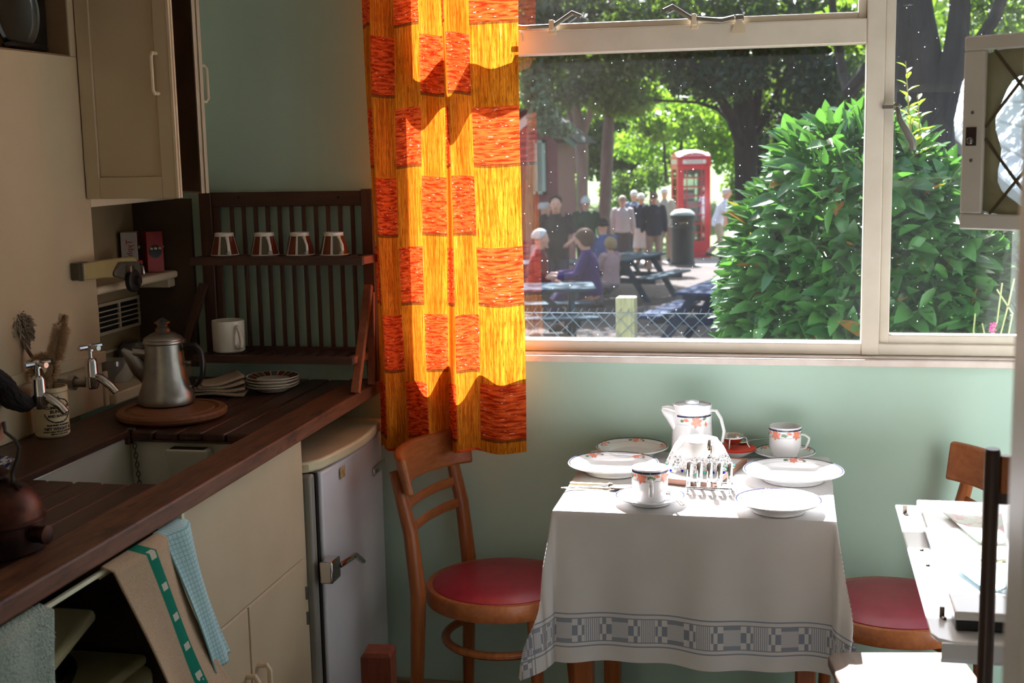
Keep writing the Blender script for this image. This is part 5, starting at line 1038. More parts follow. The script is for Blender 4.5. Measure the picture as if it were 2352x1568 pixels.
# low chain link fence
FYY = 5.5; t = thing('chain_link_fence', 'low chain link wire fence with wooden posts outside the window', 'fence', (-.6, FYY, gz(FYY)))
FT = oy(1300, 716, FYY).z; PW = wood('fence_post_wood', (176, 164, 132), (146, 136, 106), 'z', rough=.8)
cp = oy(1435, 684, FYY)
for x in (cp.x-2.4, cp.x, cp.x+2.4):
    b = MB(t); b.prism([(-.042, -.04), (.042, -.04), (.044, .035), (-.038, .042)], lambda u, v, s: (x+u, FYY+.05+v, gz(FYY)-.05+(cp.z-gz(FYY)+.05)*s)); obj('post', b, PW, t, bevel=.006)
WIRE = mat('fence_wire', (112, 122, 140), (92, 100, 118), rough=.4, metal=.4)
b = MB(t); pit = .068; nx = 66; x0 = cp.x-2.3; zb = gz(FYY)+.02; rows = int((FT-zb)/pit)
for i in range(nx):
    for sg in (0, 1):
        P = []
        for k in range(rows*2+1):
            z = FT-k*pit/2; P.append((x0+i*pit+(k % 2)*pit/2*(1 if sg == 0 else -1)+(pit if sg else 0), FYY+(.003 if k % 2 else -.003)*(1 if sg else -1), z))
        b.tube(P, .0021, 3, side=V((0, 1, 0)), cap=False)
for i in range(nx*2): b.tube([(x0+i*pit/2*1.0, FYY, FT), (x0+i*pit/2+.008, FYY, FT+.016)], .0016, 3, cap=False)
b.tube([(x0, FYY, FT-.004), (x0+nx*pit, FYY, FT-.004)], .0018, 4); obj('wire_mesh', b, WIRE, t, kind='stuff', fix=False, smooth=0)
# laurel bush
def bushleaf(ln, wd, cup, bend):
    vs = []; fs = []
    prof = [(0, .06), (.2, .62), (.45, 1), (.7, .8), (.88, .42), (1, .03)]
    for s_, w_ in prof:
        y = s_*ln; z = -bend*ln*s_*s_
        vs += [(-w_*wd/2, y, z+cup*w_*wd), (0, y, z), (w_*wd/2, y, z+cup*w_*wd)]
    for i in range(5):
        a = i*3; fs += [(a, a+1, a+4, a+3), (a+1, a+2, a+5, a+4)]
    return vs, fs
LV = [bushleaf(1, .44, .2, .18), bushleaf(1, .5, .14, .34), bushleaf(1, .4, .28, .05)]
nb = NB('laurel_leaf'); oi = nb.n('ShaderNodeObjectInfo'); g = nb.n('ShaderNodeNewGeometry'); r = nb.M('FRACT', nb.M('ADD', oi.outputs['Random'], nb.M('MULTIPLY', g.outputs['Random Per Island'], 3.7)))
col = nb.mix(r, lin((40, 82, 44)), lin((84, 130, 64))); col = nb.mix(nb.M('GREATER_THAN', r, .975), col, lin((150, 96, 36)))
tb_ = nb.n('ShaderNodeBsdfTranslucent'); nb.l(nb.mix(.5, col, lin((96, 150, 30))), tb_.inputs[0]); LAUR = nb.done(nb.mixs(.33, nb.bsdf(col, .30, 0, .5), tb_.outputs[0]))
BX0 = oy(1660, 600, 4.8).x; t = thing('laurel_bush', 'large glossy green laurel bush outside to the right of the window', 'bush', (.35, 4.95, gz(4.95)))
g0 = gz(4.95)
prof_px = [(1688, 650), (1702, 560), (1722, 490), (1772, 425), (1796, 365), (1812, 310), (1900, 285), (1960, 262), (2060, 270), (2110, 310), (2160, 370), (2200, 410), (2230, 500), (2330, 560), (2340, 640)]
hull = [(oy(x, y, 4.9).x, oy(x, y, 4.9).z) for x, y in prof_px]
def topz(x):
    for (xa, za), (xb, zb) in zip(hull, hull[1:]):
        if xa <= x <= xb: return za+(zb-za)*(x-xa)/(xb-xa+1e-9)
    return None
X0b, X1b = hull[0][0], hull[-1][0]
leaves = []; tries = 0
while len(leaves) < 5200 and tries < 90000:
    tries += 1
    x = random.uniform(X0b, X1b); zt_ = topz(x)
    if zt_ is None: continue
    z = random.uniform(.45, zt_-.01); fx = (x-(X0b+X1b)/2)/((X1b-X0b)/2); hh = min(1, (zt_-z)/.25)
    dmax = .42*math.sqrt(max(0, 1-fx*fx*.9))*math.sqrt(max(hh, .03)); front = random.random() < .62
    y = 4.98-dmax+random.random()**1.5*.25 if front else random.uniform(4.98-dmax, 4.98+dmax)
    leaves.append((y, x, z, (zt_-z), fx))
leaves.sort(key=lambda q: q[0]+.25*min(q[3], .4))
lms = []
for k, (vs, fs) in enumerate(LV): m_ = MB(); m_.add(vs, fs); o_ = obj('leaf', m_, LAUR, smooth=60, fix=False); lms.append(o_.data); bpy.data.objects.remove(o_)
rest = MB(t)
vis = 0
for i, (y, x, z, dz, fx) in enumerate(leaves):
    out = V((fx*1.0*1.0+random.gauss(0, .6), -.55+random.gauss(0, .45), .28+random.gauss(0, .45)+(.5 if dz < .1 else 0))).normalized()
    up = V((random.gauss(0, .5), -.5+random.gauss(0, .3), .9)).normalized(); xax = out.cross(up)
    if xax.length < 1e-3: continue
    xax.normalize(); zax = xax.cross(out); s_ = random.uniform(.078, .122); M_ = Matrix((xax, out, zax)).transposed().to_4x4()
    T = Matrix.Translation(V((x, y, z))) @ M_ @ Matrix.Scale(s_, 4)
    if i < 300:
        o_ = bpy.data.objects.new('leaf', lms[i % 3]); COL.objects.link(o_); o_.parent = t; o_.matrix_local = Matrix.Translation(-t.location) @ T
    else:
        rest.X = T; rest.add(*LV[i % 3])
rest.X = None; obj('foliage', rest, LAUR, t, kind='stuff', smooth=60, fix=False)
b = MB(t)
for k in range(9):
    a = random.uniform(-1, 1); x1 = (X0b+X1b)/2+a*(X1b-X0b)*.42; zt_ = (topz(x1) or 1.2)-.1
    p0 = V((.35+a*.15, 4.98+random.uniform(-.1, .1), g0)); p1 = V((x1, 4.98+random.uniform(-.25, .2), zt_)); b.tube([p0, p0.lerp(p1, .5)+V((a*.06, 0, -.05)), p1], [.012, .008, .004], 5)
obj('branches', b, mat('laurel_stem', (84, 60, 44), rough=.8), t, kind='stuff')
# tall young shoot standing above the bush
YS = leafmat('young_leaf', (96, 132, 40), (140, 150, 60), .5); sh_ = thing('leafy_shoot', 'tall pale young shoot rising above the laurel bush by the window mullion', 'shoot', (oy(2095, 360, 4.7).x, 4.7, gz(4.7)))
SP = [oy(2110, 560, 4.7), oy(2098, 360, 4.7), oy(2088, 260, 4.7), oy(2080, 140, 4.7)]; b = MB(sh_); b.tube([(SP[0].x, 4.72, gz(4.7)+.0), *SP], [.006, .005, .004, .003, .0015], 5); SQ = [SP[1], oy(2112, 300, 4.7), oy(2108, 215, 4.7)]; b.tube(SQ, [.003, .0025, .0015], 5); obj('stem', b, mat('young_stem', (130, 110, 60), rough=.7), sh_)
lv = MB(); lv.add(*LV[0]); o_ = obj('leaf', lv, YS, smooth=60, fix=False); ld = o_.data; bpy.data.objects.remove(o_)
for path in (SP, SQ):
    for k in range(26 if path is SP else 12):
        f = k/(26 if path is SP else 12)*(len(path)-1); i = min(int(f), len(path)-2); p = path[i].lerp(path[i+1], f-i); a = k*2.4
        out = V((cos(a), sin(a)*.7, .7)).normalized(); xax = out.cross(V((0, 0, 1))).normalized(); zax = xax.cross(out); o_ = bpy.data.objects.new('leaf', ld); COL.objects.link(o_); o_.parent = sh_
        o_.matrix_local = Matrix.Translation(p-sh_.location) @ Matrix((xax, out, zax)).transposed().to_4x4() @ Matrix.Scale(.085-.05*(f/(len(path)-1)), 4)
# flowers by the right edge
t = thing('campion_plant', 'straggly plant with two magenta flowers at the lower right of the window', 'plant', (oy(2285, 760, 4.3).x, 4.3, gz(4.3)))
b = MB(t)
for (xa, ya), (xb, yb), (xc, yc) in (((2262, 800), (2290, 740), (2302, 650)), ((2300, 800), (2280, 760), (2282, 745)), ((2290, 800), (2316, 700), (2330, 640)), ((2250, 800), (2262, 770), (2256, 742)), ((2310, 800), (2326, 720), (2290, 665)), ((2245, 800), (2236, 760), (2240, 720))):
    q = oy(xa, ya, 4.3); b.tube([(q.x, 4.3, gz(4.3)), q, oy(xb, yb, 4.3), oy(xc, yc, 4.3)], .0028, 5)
obj('stem', b, mat('dry_stem', (176, 164, 116), (140, 136, 90), rough=.8), t)
PK = mat('magenta_petal', (236, 30, 140), (214, 20, 120), rough=.5)
for px, py in ((2281, 746), (2279, 757)):
    c = oy(px, py, 4.28); b = MB(t)
    for k in range(5): a = 2*pi*k/5; b.add([c+V((r_*cos(a+d_), -.004*r_/.01, r_*sin(a+d_)*.8)) for r_, d_ in ((0, 0), (.011, -.4), (.0125, 0), (.011, .4))], [(0, 1, 2, 3)])
    obj('flower', b, PK, t)
# ------------------------------------------------------------ trees
BARK = mat('tree_bark', (44, 35, 28), (25, 20, 17), rough=.95, scale=5, detail=6, bump=1, bscale=14, bdist=.04, stretch=(1, 1, .25)); BARK2 = mat('pale_bark', (128, 114, 104), (98, 86, 78), rough=.9, scale=4, bump=.6, bscale=12, bdist=.02, stretch=(1, 1, .3))
LF = [leafmat('leaf_dark', (22, 40, 30), (44, 68, 44), .28), leafmat('leaf_mid', (36, 62, 32), (72, 104, 44), .4), leafmat('leaf_bright', (66, 104, 30), (112, 148, 44), .5)]
def leafcloud(name, blobs, size, m, parent):
    vs = []
    for c, rad, n in blobs:
        d = rng.normal(size=(n, 3)); d /= np.linalg.norm(d, axis=1)[:, None]; rr = rng.random(n)**.45; p = np.array(c)+d*rr[:, None]*np.array(rad)
        a = rng.normal(size=(n, 3)); a /= np.linalg.norm(a, axis=1)[:, None]; q = rng.normal(size=(n, 3)); q -= a*(a*q).sum(1)[:, None]; q /= np.linalg.norm(q, axis=1)[:, None]; nn = np.cross(a, q)
        s = size*rng.uniform(.7, 1.25, n)[:, None]
        vs.append(np.stack([p-a*s*.5, p+q*s*.28+nn*s*.08, p+a*s*.5, p-q*s*.28+nn*s*.08], 1))
    P = np.concatenate(vs).reshape(-1, 3)-np.array(parent.location); n = len(P)//4
    me = bpy.data.meshes.new(name); me.vertices.add(n*4); me.vertices.foreach_set('co', P.ravel().astype(np.float32)); me.loops.add(n*4); me.loops.foreach_set('vertex_index', np.arange(n*4)); me.polygons.add(n); me.polygons.foreach_set('loop_start', np.arange(n)*4); me.polygons.foreach_set('loop_total', np.full(n, 4)); me.update(); me.materials.append(m)
    o = bpy.data.objects.new(name, me); COL.objects.link(o); o.parent = parent; o['kind'] = 'stuff'; return o
def tree(name, lab, Y, trunks, blobs, size, bark, lm, grp='trees beyond the tables'):
    x0 = oy(trunks[0][0][0], trunks[0][0][1], Y).x; t = thing(name, lab, 'tree', (x0, Y, gz(Y)), grp)
    for k, tr in enumerate(trunks):
        b = MB(t); P = [oy(px, py, Y+dy) for px, py, r_, dy in tr]; R = [r_/FPX*Y for px, py, r_, dy in tr]
        if k == 0: P = [V((P[0].x, P[0].y, gz(Y)-.1))]+P; R = [R[0]*1.25]+R
        b.tube(P, R, 12 if k == 0 else 8, side=V((1, .3, 0))); obj('trunk' if k == 0 else 'branch', b, bark, t)
    bl = []
    for px, py, dy, rx, ry, n in blobs:
        yy = Y+dy; c = oy(px, py, yy); bl.append((tuple(c), (rx/FPX*yy, max(rx, ry)/FPX*yy*.9, ry/FPX*yy), n))
    leafcloud('foliage', bl, size, lm, t); return t
tree('spreading_tree', 'dark spreading tree with several limbs behind the phone box', 23, [[(1715, 470, 26, 0), (1712, 330, 27, 0), (1708, 240, 24, 0), (1700, 120, 20, 0), (1690, -60, 14, 0)], [(1708, 350, 14, 0), (1680, 270, 12, -.5), (1640, 200, 10, -1), (1590, 150, 7, -1.5), (1540, 110, 5, -1.5)], [(1716, 330, 14, 0), (1760, 260, 12, .5), (1800, 190, 9, .5), (1830, 100, 7, 0)], [(1735, 290, 10, 0), (1745, 180, 9, 0), (1760, 60, 7, 0)], [(1700, 300, 8, 0), (1650, 250, 6, .6), (1600, 235, 4, .6), (1500, 230, 3, .6)]],
     [(1560, 60, -1, 190, 90, 3000), (1780, 90, 0, 170, 110, 2800), (1900, 200, -1, 90, 110, 1500), (1640, 180, -1, 120, 60, 1100), (1850, 40, -1, 170, 70, 2200), (1700, -120, 0, 420, 150, 3500), (1830, 260, .5, 90, 80, 900), (1600, -330, 0, 520, 200, 4500), (1350, -330, -3, 420, 180, 3500)], .15, BARK, LF[0])  # last two crown blobs are added out of view to shade the tables
tree('twin_stem_tree', 'pale forked tree trunk left of the centre beyond the picnic tables', 30, [[(1338, 450, 13, 0), (1336, 340, 15, 0), (1330, 290, 14, 0), (1322, 240, 9, 0), (1310, 120, 6, 0)], [(1336, 320, 9, 0), (1352, 270, 8, 0), (1362, 240, 6, 0), (1366, 150, 5, 0)], [(1318, 300, 7, 0), (1306, 260, 6, 0), (1302, 180, 5, 0)]],
     [(1300, 140, 0, 110, 90, 1600), (1390, 190, 0, 90, 60, 1200), (1330, 60, 0, 160, 70, 1500)], .2, BARK2, LF[1])
tree('slim_tree', 'slim pale tree trunk standing behind the seated people', 28, [[(1388, 500, 14, 0), (1392, 420, 14, 0), (1396, 330, 14, 0), (1400, 255, 12, 0), (1405, 120, 7, 0)]],
     [(1430, 225, 0, 95, 45, 1100), (1380, 120, 0, 130, 70, 1500), (1500, 290, 2, 60, 40, 500)], .19, BARK2, LF[2])
tree('bright_tree', 'sunlit light green small tree behind the phone box', 37, [[(1560, 400, 5, 0), (1565, 330, 4, 0), (1560, 280, 3, 0)], [(1530, 420, 4, -.5), (1525, 330, 3, -.5)]],
     [(1560, 270, 0, 110, 55, 1500), (1480, 240, 1, 90, 45, 1100), (1660, 330, 0, 70, 70, 900), (1500, 330, 2, 110, 45, 900)], .22, BARK, LF[2])
tree('near_fork_tree', 'large dark forked tree close behind the bush at the right', 9.5, [[(2130, 520, 66, 0), (2128, 380, 62, 0), (2122, 260, 62, 0), (2108, 150, 55, 0), (2095, 40, 46, 0), (2085, -80, 40, 0)], [(2140, 330, 38, -.1), (2170, 210, 34, -.1), (2195, 120, 28, -.1), (2205, 20, 24, 0), (2200, -90, 20, 0)], [(2150, 260, 16, .3), (2240, 110, 16, .4), (2285, 40, 15, .4), (2310, -30, 13, .4)], [(2080, 200, 14, .5), (1990, 160, 20, .6), (1950, 210, 16, .8), (1935, 170, 13, 1), (1915, 40, 10, 1), (1905, -60, 8, 1)]],
     [(2280, 80, 1.5, 80, 50, 500), (2300, 20, 1, 90, 40, 400), (1940, 60, 1.2, 60, 60, 420), (2230, -100, 1, 300, 80, 1500), (2150, 150, 2.5, 60, 110, 420)], .085, BARK, LF[1])
tree('grey_conifer', 'drooping grey green tree at the left edge by the red shed', 22.6, [[(1216, 470, 9, 0), (1218, 300, 8, 0), (1222, 100, 5, 0)]],
     [(1235, 190, 0, 45, 75, 1100), (1250, 270, -.5, 40, 40, 500), (1225, 120, 0, 60, 60, 800), (1290, 300, -.4, 35, 18, 200)], .13, BARK2, leafmat('leaf_grey', (96, 112, 92), (134, 148, 124), .3))
tree('shade_tree', 'tall dark tree filling the top of the view on the left', 26, [[(1258, 470, 10, 6), (1262, 200, 9, 6), (1280, -50, 7, 6)]],
     [(1300, 30, 0, 140, 80, 2600), (1450, 30, -2, 170, 80, 3000), (1420, 130, 1, 150, 60, 1700), (1250, 20, -3, 110, 90, 1600), (1500, -120, 0, 420, 110, 3000), (1570, 150, 2, 110, 50, 900), (1380, 120, -3, 230, 60, 2200), (1300, 210, 2, 90, 40, 700)], .17, BARK, LF[0])
for k, (px, py, Y, rx, ry, n, mi, lab) in enumerate((
    (1330, 300, 47, 150, 120, 3600, 1, 'broad mid green tree in the far hedge behind the forked trunk'), (1500, 300, 46, 130, 110, 3200, 0, 'dark green tree in the far hedge left of the phone box'), (1620, 240, 50, 170, 130, 3600, 1, 'mid green tree in the far hedge behind the phone box'), (1800, 280, 47, 160, 140, 3600, 0, 'dark tree in the far hedge behind the spreading trunk'),
    (1980, 240, 46, 170, 200, 3600, 1, 'mid green tree in the far hedge behind the mullion'), (2190, 220, 45, 190, 220, 3800, 1, 'mid green tree in the far hedge behind the near fork'), (2360, 200, 44, 160, 230, 2600, 2, 'light green tree in the far hedge at the right edge'), (1450, 100, 56, 300, 150, 4200, 0, 'tall dark tree behind the far hedge on the left'), (1780, 60, 56, 320, 150, 4200, 0, 'tall dark tree behind the far hedge at the centre'), (2150, 40, 56, 330, 160, 4200, 0, 'tall dark tree behind the far hedge on the right'), (1150, 200, 50, 200, 220, 3000, 1, 'green tree in the far hedge behind the red shed'))):
    tree('hedge_tree', lab, Y, [[(px, 420, 8, 0), (px+4, py, 7, 0), (px, py-60, 4, 0)]], [(px, py, 0, rx, ry, n), (px-rx*.5, py+ry*.4, .5, rx*.5, ry*.5, n//4), (px+rx*.5, py+ry*.45, -.5, rx*.5, ry*.5, n//4)], .32, BARK, LF[mi], 'trees of the far hedge')
def shrub(px, py, Y, rx, ry, n, mi, lab, size=.14):
    c = oy(px, py, Y); t = thing('shrub', lab, 'shrub', (c.x, Y, gz(Y)), 'shrubs beyond the path'); leafcloud('foliage', [(tuple(c), (rx/FPX*Y, rx/FPX*Y, ry/FPX*Y), n)], size, LF[mi], t)
    b = MB(t); b.tube([(c.x, Y, gz(Y)-.05), tuple(c)], [.06, .03], 6); obj('stem', b, BARK, t)
shrub(1310, 455, 34.5, 40, 60, 1400, 2, 'pale green shrub beside the red shed'); shrub(1430, 440, 38, 60, 50, 1500, 1, 'green shrub behind the woman in pale grey'); shrub(1500, 405, 40, 50, 35, 1000, 1, 'low green shrub left of the phone box'); shrub(1690, 440, 38, 35, 60, 900, 1, 'green shrub behind the walking man'); shrub(1800, 470, 36, 70, 70, 1300, 2, 'sunlit shrub half hidden behind the laurel bush')
# ------------------------------------------------------------ red shed, white house
t = thing('red_shed', 'maroon wooden shed with pale green window and white bargeboard at the far left', 'shed', (oy(1240, 480, 24).x, 24.6, gz(24)))
MAR = mat('maroon_boards', (112, 36, 52), (98, 30, 44), rough=.6); xr_ = oy(1281, 400, 24).x; xl_ = xr_-3.2; zt_ = oy(1275, 330, 24).z
for k in range(9):
    z0 = gz(24)+(zt_-gz(24))*k/9; z1 = gz(24)+(zt_-gz(24))*(k+1)/9; b = MB(t); b.add([(xl_, 24.0, z0), (xr_, 24.0, z0), (xr_, 24.02, z1-.004), (xl_, 24.02, z1-.004), (xl_, 24.05, z0), (xr_, 24.05, z0), (xr_, 24.05, z1-.004), (xl_, 24.05, z1-.004)], [(0, 1, 2, 3), (4, 7, 6, 5), (0, 4, 5, 1), (1, 5, 6, 2), (2, 6, 7, 3), (3, 7, 4, 0)]); obj('board', b, MAR, t)
b = MB(t); b.box(xl_, xr_, 24.05, 26, gz(24), zt_+.0); pk_ = oy(1222, 262, 24); b.prism([(xl_, zt_), (xr_, zt_), (pk_.x, pk_.z)], lambda u, v, s: (u, 24.0+2*s, v)); obj('body', b, MAR, t)
b = MB(t); b.bar((pk_.x, 23.9, pk_.z+.08), (xr_+.36, 23.9, oy(1318, 335, 23.9).z), .03, .10, side=V((0, 1, 0))); obj('bargeboard', b, mat('green_bargeboard', (86, 120, 104), rough=.5), t); b = MB(t); b.bar((pk_.x-.3, 23.88, pk_.z-.28), (pk_.x+.14, 23.88, pk_.z+.08), .03, .14, side=V((0, 1, 0))); obj('bargeboard', b, WHITEP, t)
b = MB(t); b.bar((pk_.x, 25, pk_.z+.12), (xr_+.40, 25, oy(1322, 335, 23.9).z+.05), 2.3, .04, side=V((0, 1, 0))); b.bar((pk_.x, 25, pk_.z+.12), (xl_-.4, 25, zt_-.1), 2.3, .04, side=V((0, 1, 0))); obj('roof', b, mat('roof_felt', (70, 76, 74), rough=.9), t)
wl, wr_, wt, wb = oy(1205, 0, 23.95).x, oy(1246, 0, 23.95).x, oy(1230, 322, 23.95).z, oy(1230, 446, 23.95).z
b = MB(t); b.box(wl, wr_, 23.94, 23.99, wb, wb+.05); b.box(wl, wr_, 23.94, 23.99, wt-.05, wt); b.box(wl, wl+.05, 23.94, 23.99, wb, wt); b.box(wr_-.06, wr_, 23.94, 23.99, wb, wt); b.box((wl+wr_)/2-.02, (wl+wr_)/2+.02, 23.94, 23.99, wb, wt); f = obj('window', b, mat('pale_green_paint', (150, 176, 160), rough=.5), t); b = MB(t); b.box(wl+.05, wr_-.05, 23.985, 23.992, wb+.05, wt-.05); obj('pane', b, mat('dim_pane', (120, 140, 134), rough=.1, spec=.8), f)
t = thing('white_house', 'white weatherboarded house with roof extended to whiten the open leaded door glass', 'house', (oy(2300, 300, 12).x, 12.5, gz(12)))
WB = mat('white_boards', (206, 206, 208), (194, 194, 198), rough=.5)
A0, A1, B0, B1 = oy(2174, 304, 12), oy(2400, 500, 7.6), oy(2206, 184, 14.5), oy(2460, 60, 11.0)  # roof tilted to the sun and extended so the door glass shows white
for k in range(6):
    p, q = A0.lerp(B0, k/6), A1.lerp(B1, k/6); p2, q2 = A0.lerp(B0, (k+1)/6+.012), A1.lerp(B1, (k+1)/6+.012); up = V((0, 0, .035)); b = MB(t)
    b.add([p+up, q+up, q2+V((0, 0, .006)), p2+V((0, 0, .006)), p+V((0, 0, .008)), q+V((0, 0, .008)), q2-V((0, 0, .014)), p2-V((0, 0, .014))], [(0, 1, 2, 3), (4, 7, 6, 5), (0, 4, 5, 1), (1, 5, 6, 2), (2, 6, 7, 3), (3, 7, 4, 0)]); obj('roof_board', b, WB, t)
b = MB(t); D_ = V((0, 0, -.03)); w0, w1, w2, w3 = A0+V((.06, .1, 0)), A1+V((.1, .1, 0)), B1, B0
b.add([V((p.x, p.y, gz(p.y)-.05)) for p in (w0, w1, w2, w3)]+[p+D_ for p in (w0, w1, w2, w3)], [(0, 1, 5, 4), (1, 2, 6, 5), (2, 3, 7, 6), (3, 0, 4, 7)]); obj('wall', b, mat('house_dark_wall', (64, 74, 76), rough=.6), t)
wd_ = (w1-w0).normalized(); nrm = V((wd_.y, -wd_.x, 0)).normalized()*-.03
if nrm.y > 0: nrm = -nrm
for k in range(6):
    for sg in (1, -1):
        a = w0+wd_*(.15+.5*k)+nrm; b = MB(t); b.bar((a.x, a.y, a.z-.75), (a+wd_*.5*sg)+V((0, 0, -.12)), .03, .02, side=V((0, 0, 1))); obj('lattice_bar', b, mat('lattice_dark', (40, 46, 50), rough=.6) if (k, sg) == (0, 1) else bpy.data.materials['lattice_dark'], t)
# ------------------------------------------------------------ phone box, bin
PY = 34.; pc_ = oy(1583, 570, PY); pgz = gz(PY); H = oy(1583, 352, PY).z-pgz; t = thing('telephone_box', 'red telephone box with domed roof beyond the picnic tables', 'telephone box', (pc_.x, PY+.45, pgz), rz=.30)
RED = mat('post_box_red', (196, 26, 44), (178, 22, 38), rough=.3); hw = .43; zr = H-.30
b = MB(); b.box(-hw-.02, hw+.02, -hw-.02, hw+.02, 0, .10); obj('plinth', b, RED, t, bevel=.01)
for x in (-1, 1):
    for y in (-1, 1): b = MB(); b.box(x*hw-.06 if x > 0 else -hw, hw if x > 0 else -hw+.06, y*hw-.06 if y > 0 else -hw, hw if y > 0 else -hw+.06, .10, zr); obj('corner_post', b, RED, t, bevel=.01)
b = MB(); b.box(-hw-.03, hw+.03, -hw-.03, hw+.03, zr-.04, zr); b.box(-hw, hw, -hw, hw, zr, zr+.17); obj('header', b, RED, t, bevel=.01)
SIGN = mat('opal_sign', (216, 214, 204), rough=.3)
for a in range(4):
    R = rotz(a*pi/2); b = MB(); b.X = R; b.box(-.30, .30, -hw-.012, -hw-.002, zr+.035, zr+.135); sg_ = obj('sign', b, SIGN, t)
    k = text_mb('TELEPHONE', .085, lambda u, v: R @ V((u, -hw-.0135, zr+.055+v))); obj('lettering', k, BLACK, sg_, smooth=0)
    b = MB(); b.X = R; P = [(hw*sin(q), .14*cos(q)) for q in [-1.2+2.4*i/12 for i in range(13)]]; b.prism([(-hw, 0), *[(hw*1.0*(-1+2*i/12), .13*(1-((-1+2*i/12)**2))+.02) for i in range(13)], (hw, 0)], lambda u, v, s: (u, -hw-.005+.04*s, zr+.17+v)); obj('pediment', b, RED, t)
    b = MB(); b.X = R; b.box(-.2, .2, -hw+.0, -hw+.03, .12, .42); b.box(-hw+.06, -.29, -hw+.005, -hw+.03, .10, zr-.04); b.box(.29, hw-.06, -hw+.005, -hw+.03, .10, zr-.04); b.box(-.29, .29, -hw+.005, -hw+.03, .10, .42); b.box(-.29, .29, -hw+.005, -hw+.03, zr-.10, zr-.04)
    for i in range(9): z = .42+(zr-.52)*i/8; b.box(-.29, .29, -hw+.004, -hw+.028, z-.013, z+.013)
    for x in (-.29, -.19, .19, .29): b.box(x-.012, x+.012, -hw+.004, -hw+.028, .42, zr-.10)
    d = obj('glazed_frame', b, RED, t); b = MB(); b.X = R; b.box(-.29, .29, -hw+.014, -hw+.018, .42, zr-.10); obj('pane', b, GLASSY, d, smooth=0)
b = MB(); n = 16; b.sheet(lambda u, v: V(((u-.5)*2*(hw+.01), (v-.5)*2*(hw+.03), zr+.235+.15*(1-((u-.5)*2)**4)**.5*(1-((v-.5)*2)**4)**.5*(1-.35*((u-.5)*2)**2-.35*((v-.5)*2)**2))), n, n); obj('domed_roof', b, mat('glint_roof_paint', (232, 206, 206), (214, 150, 150), rough=.25, spec=.6), t)  # sun glint painted into the roof colour, dome raised to show it
b = MB(); b.box(-.16, .14, .16, .3, 1.0, 1.75); obj('telephone', b, BLACK, t); b = MB(); b.box(-.05, .22, .14, .158, 1.25, 1.45); b.box(-.2, .12, .12, .139, 1.5, 1.66); obj('notice', b, SIGN, t)
BY = 31.5; bc2 = oy(1568, 575, BY); bz = gz(BY); t = thing('litter_bin', 'dark green litter bin with pale domed top in front of the telephone box', 'bin', (bc2.x, BY, bz)); hh = oy(1568, 480, BY).z-bz; r = .30; GB = mat('bin_green', (26, 38, 36), (20, 30, 29), rough=.6, spec=.3)
b = MB(); b.lathe([(0, .0), (r-.01, 0), (r-.01, .08), (r-.03, .1), (r-.03, hh*.62), (r-.012, hh*.64), (r-.012, hh*.68), (r-.04, hh*.70), (r-.04, hh*.82), (r, hh*.84), (r, hh*.9), (0, hh*.9)], n=32); obj('drum', b, GB, t)
b = MB(); b.lathe([(r, hh*.9), (r*.9, hh*.94), (r*.6, hh*.985), (0, hh)], n=32); obj('dome_top', b, mat('bin_top', (150, 160, 148), rough=.3, spec=.7), t)
k = text_mb('LITTER', .085, lambda u, v: V(((r-.038)*sin(u/r+.22), -(r-.038)*cos(u/r+.22), hh*.735+v))); obj('gold_lettering', k, mat('gold_paint', (176, 150, 76), rough=.4), t, smooth=0)
# ------------------------------------------------------------ picnic tables
BLU = mat('blue_green_stain', (46, 72, 82), (34, 54, 66), rough=.85, spec=.2, scale=12); BLU2 = mat('navy_stain', (36, 54, 84), (28, 44, 70), rough=.85, spec=.2)
def picnic(px, py, Y, rz, lab, m, L=1.7):
    c = oy(px, py, Y); z = gz(Y); t = thing('picnic_table', lab, 'picnic table', (c.x, Y, z), 'picnic tables outside', rz)
    for k in range(5): b = MB(); y = -.30+.15*k; b.box(-L/2, L/2, y-.07, y+.07, .70, .74); obj('top_plank', b, m, t, bevel=.004)
    for s in (-1, 1):
        for k in range(2): b = MB(); y = s*(.62+.15*k); b.box(-L/2, L/2, y-.07, y+.07, .41, .45); obj('seat_plank', b, m, t, bevel=.004)
    for x in (-L/2+.28, L/2-.28):
        for s in (-1, 1): b = MB(); b.bar((x, s*.66, 0), (x, s*.20, .70), .045, .10); obj('leg', b, m, t)
        b = MB(); b.box(x+.023, x+.065, -.77, .77, .32, .41); b.box(x+.023, x+.065, -.36, .36, .61, .70); obj('cross_beam', b, m, t)
    for s in (-1, 1): b = MB(); b.bar((s*(L/2-.3), 0, .36), (s*.12, 0, .69), .06, .04); obj('brace', b, m, t)
    return t
picnic(1205, 650, 15.5, .22, 'picnic table at the lower left in front of the woman in purple', BLU)
picnic(1225, 620, 20.9, .15, 'picnic table farthest left where the white haired person in red sits', BLU, 1.5)
picnic(1440, 610, 22.5, 1.25, 'picnic table beyond the woman in purple with crossed legs showing', BLU)
picnic(1665, 660, 15.8, 1.35, 'navy picnic table half hidden behind the laurel bush', BLU2)
t = thing('brick_pier', 'low brick pier with pale cap beside the dark tree trunk', 'pier', (oy(1758, 470, 27).x, 27, gz(27)))
ht = oy(1758, 437, 27).z-gz(27); BRK = mat('orange_brick', (170, 100, 70), (146, 84, 60), rough=.8)
for k in range(9):
    for j in range(2): b = MB(); zz = ht*k/9; xx = -.2+.2*j+(.0 if k % 2 else .0); b.box(xx+.004, xx+.196, -.2, .2, zz+.004, zz+ht/9-.004); obj('brick', b, BRK, t)
b = MB(); b.box(-.19, .19, -.19, .19, 0, ht); obj('core', b, mat('mortar', (170, 160, 150), rough=.9), t); b = MB(); b.box(-.25, .25, -.25, .25, ht, ht+.09); obj('cap', b, PATH, t, bevel=.01)
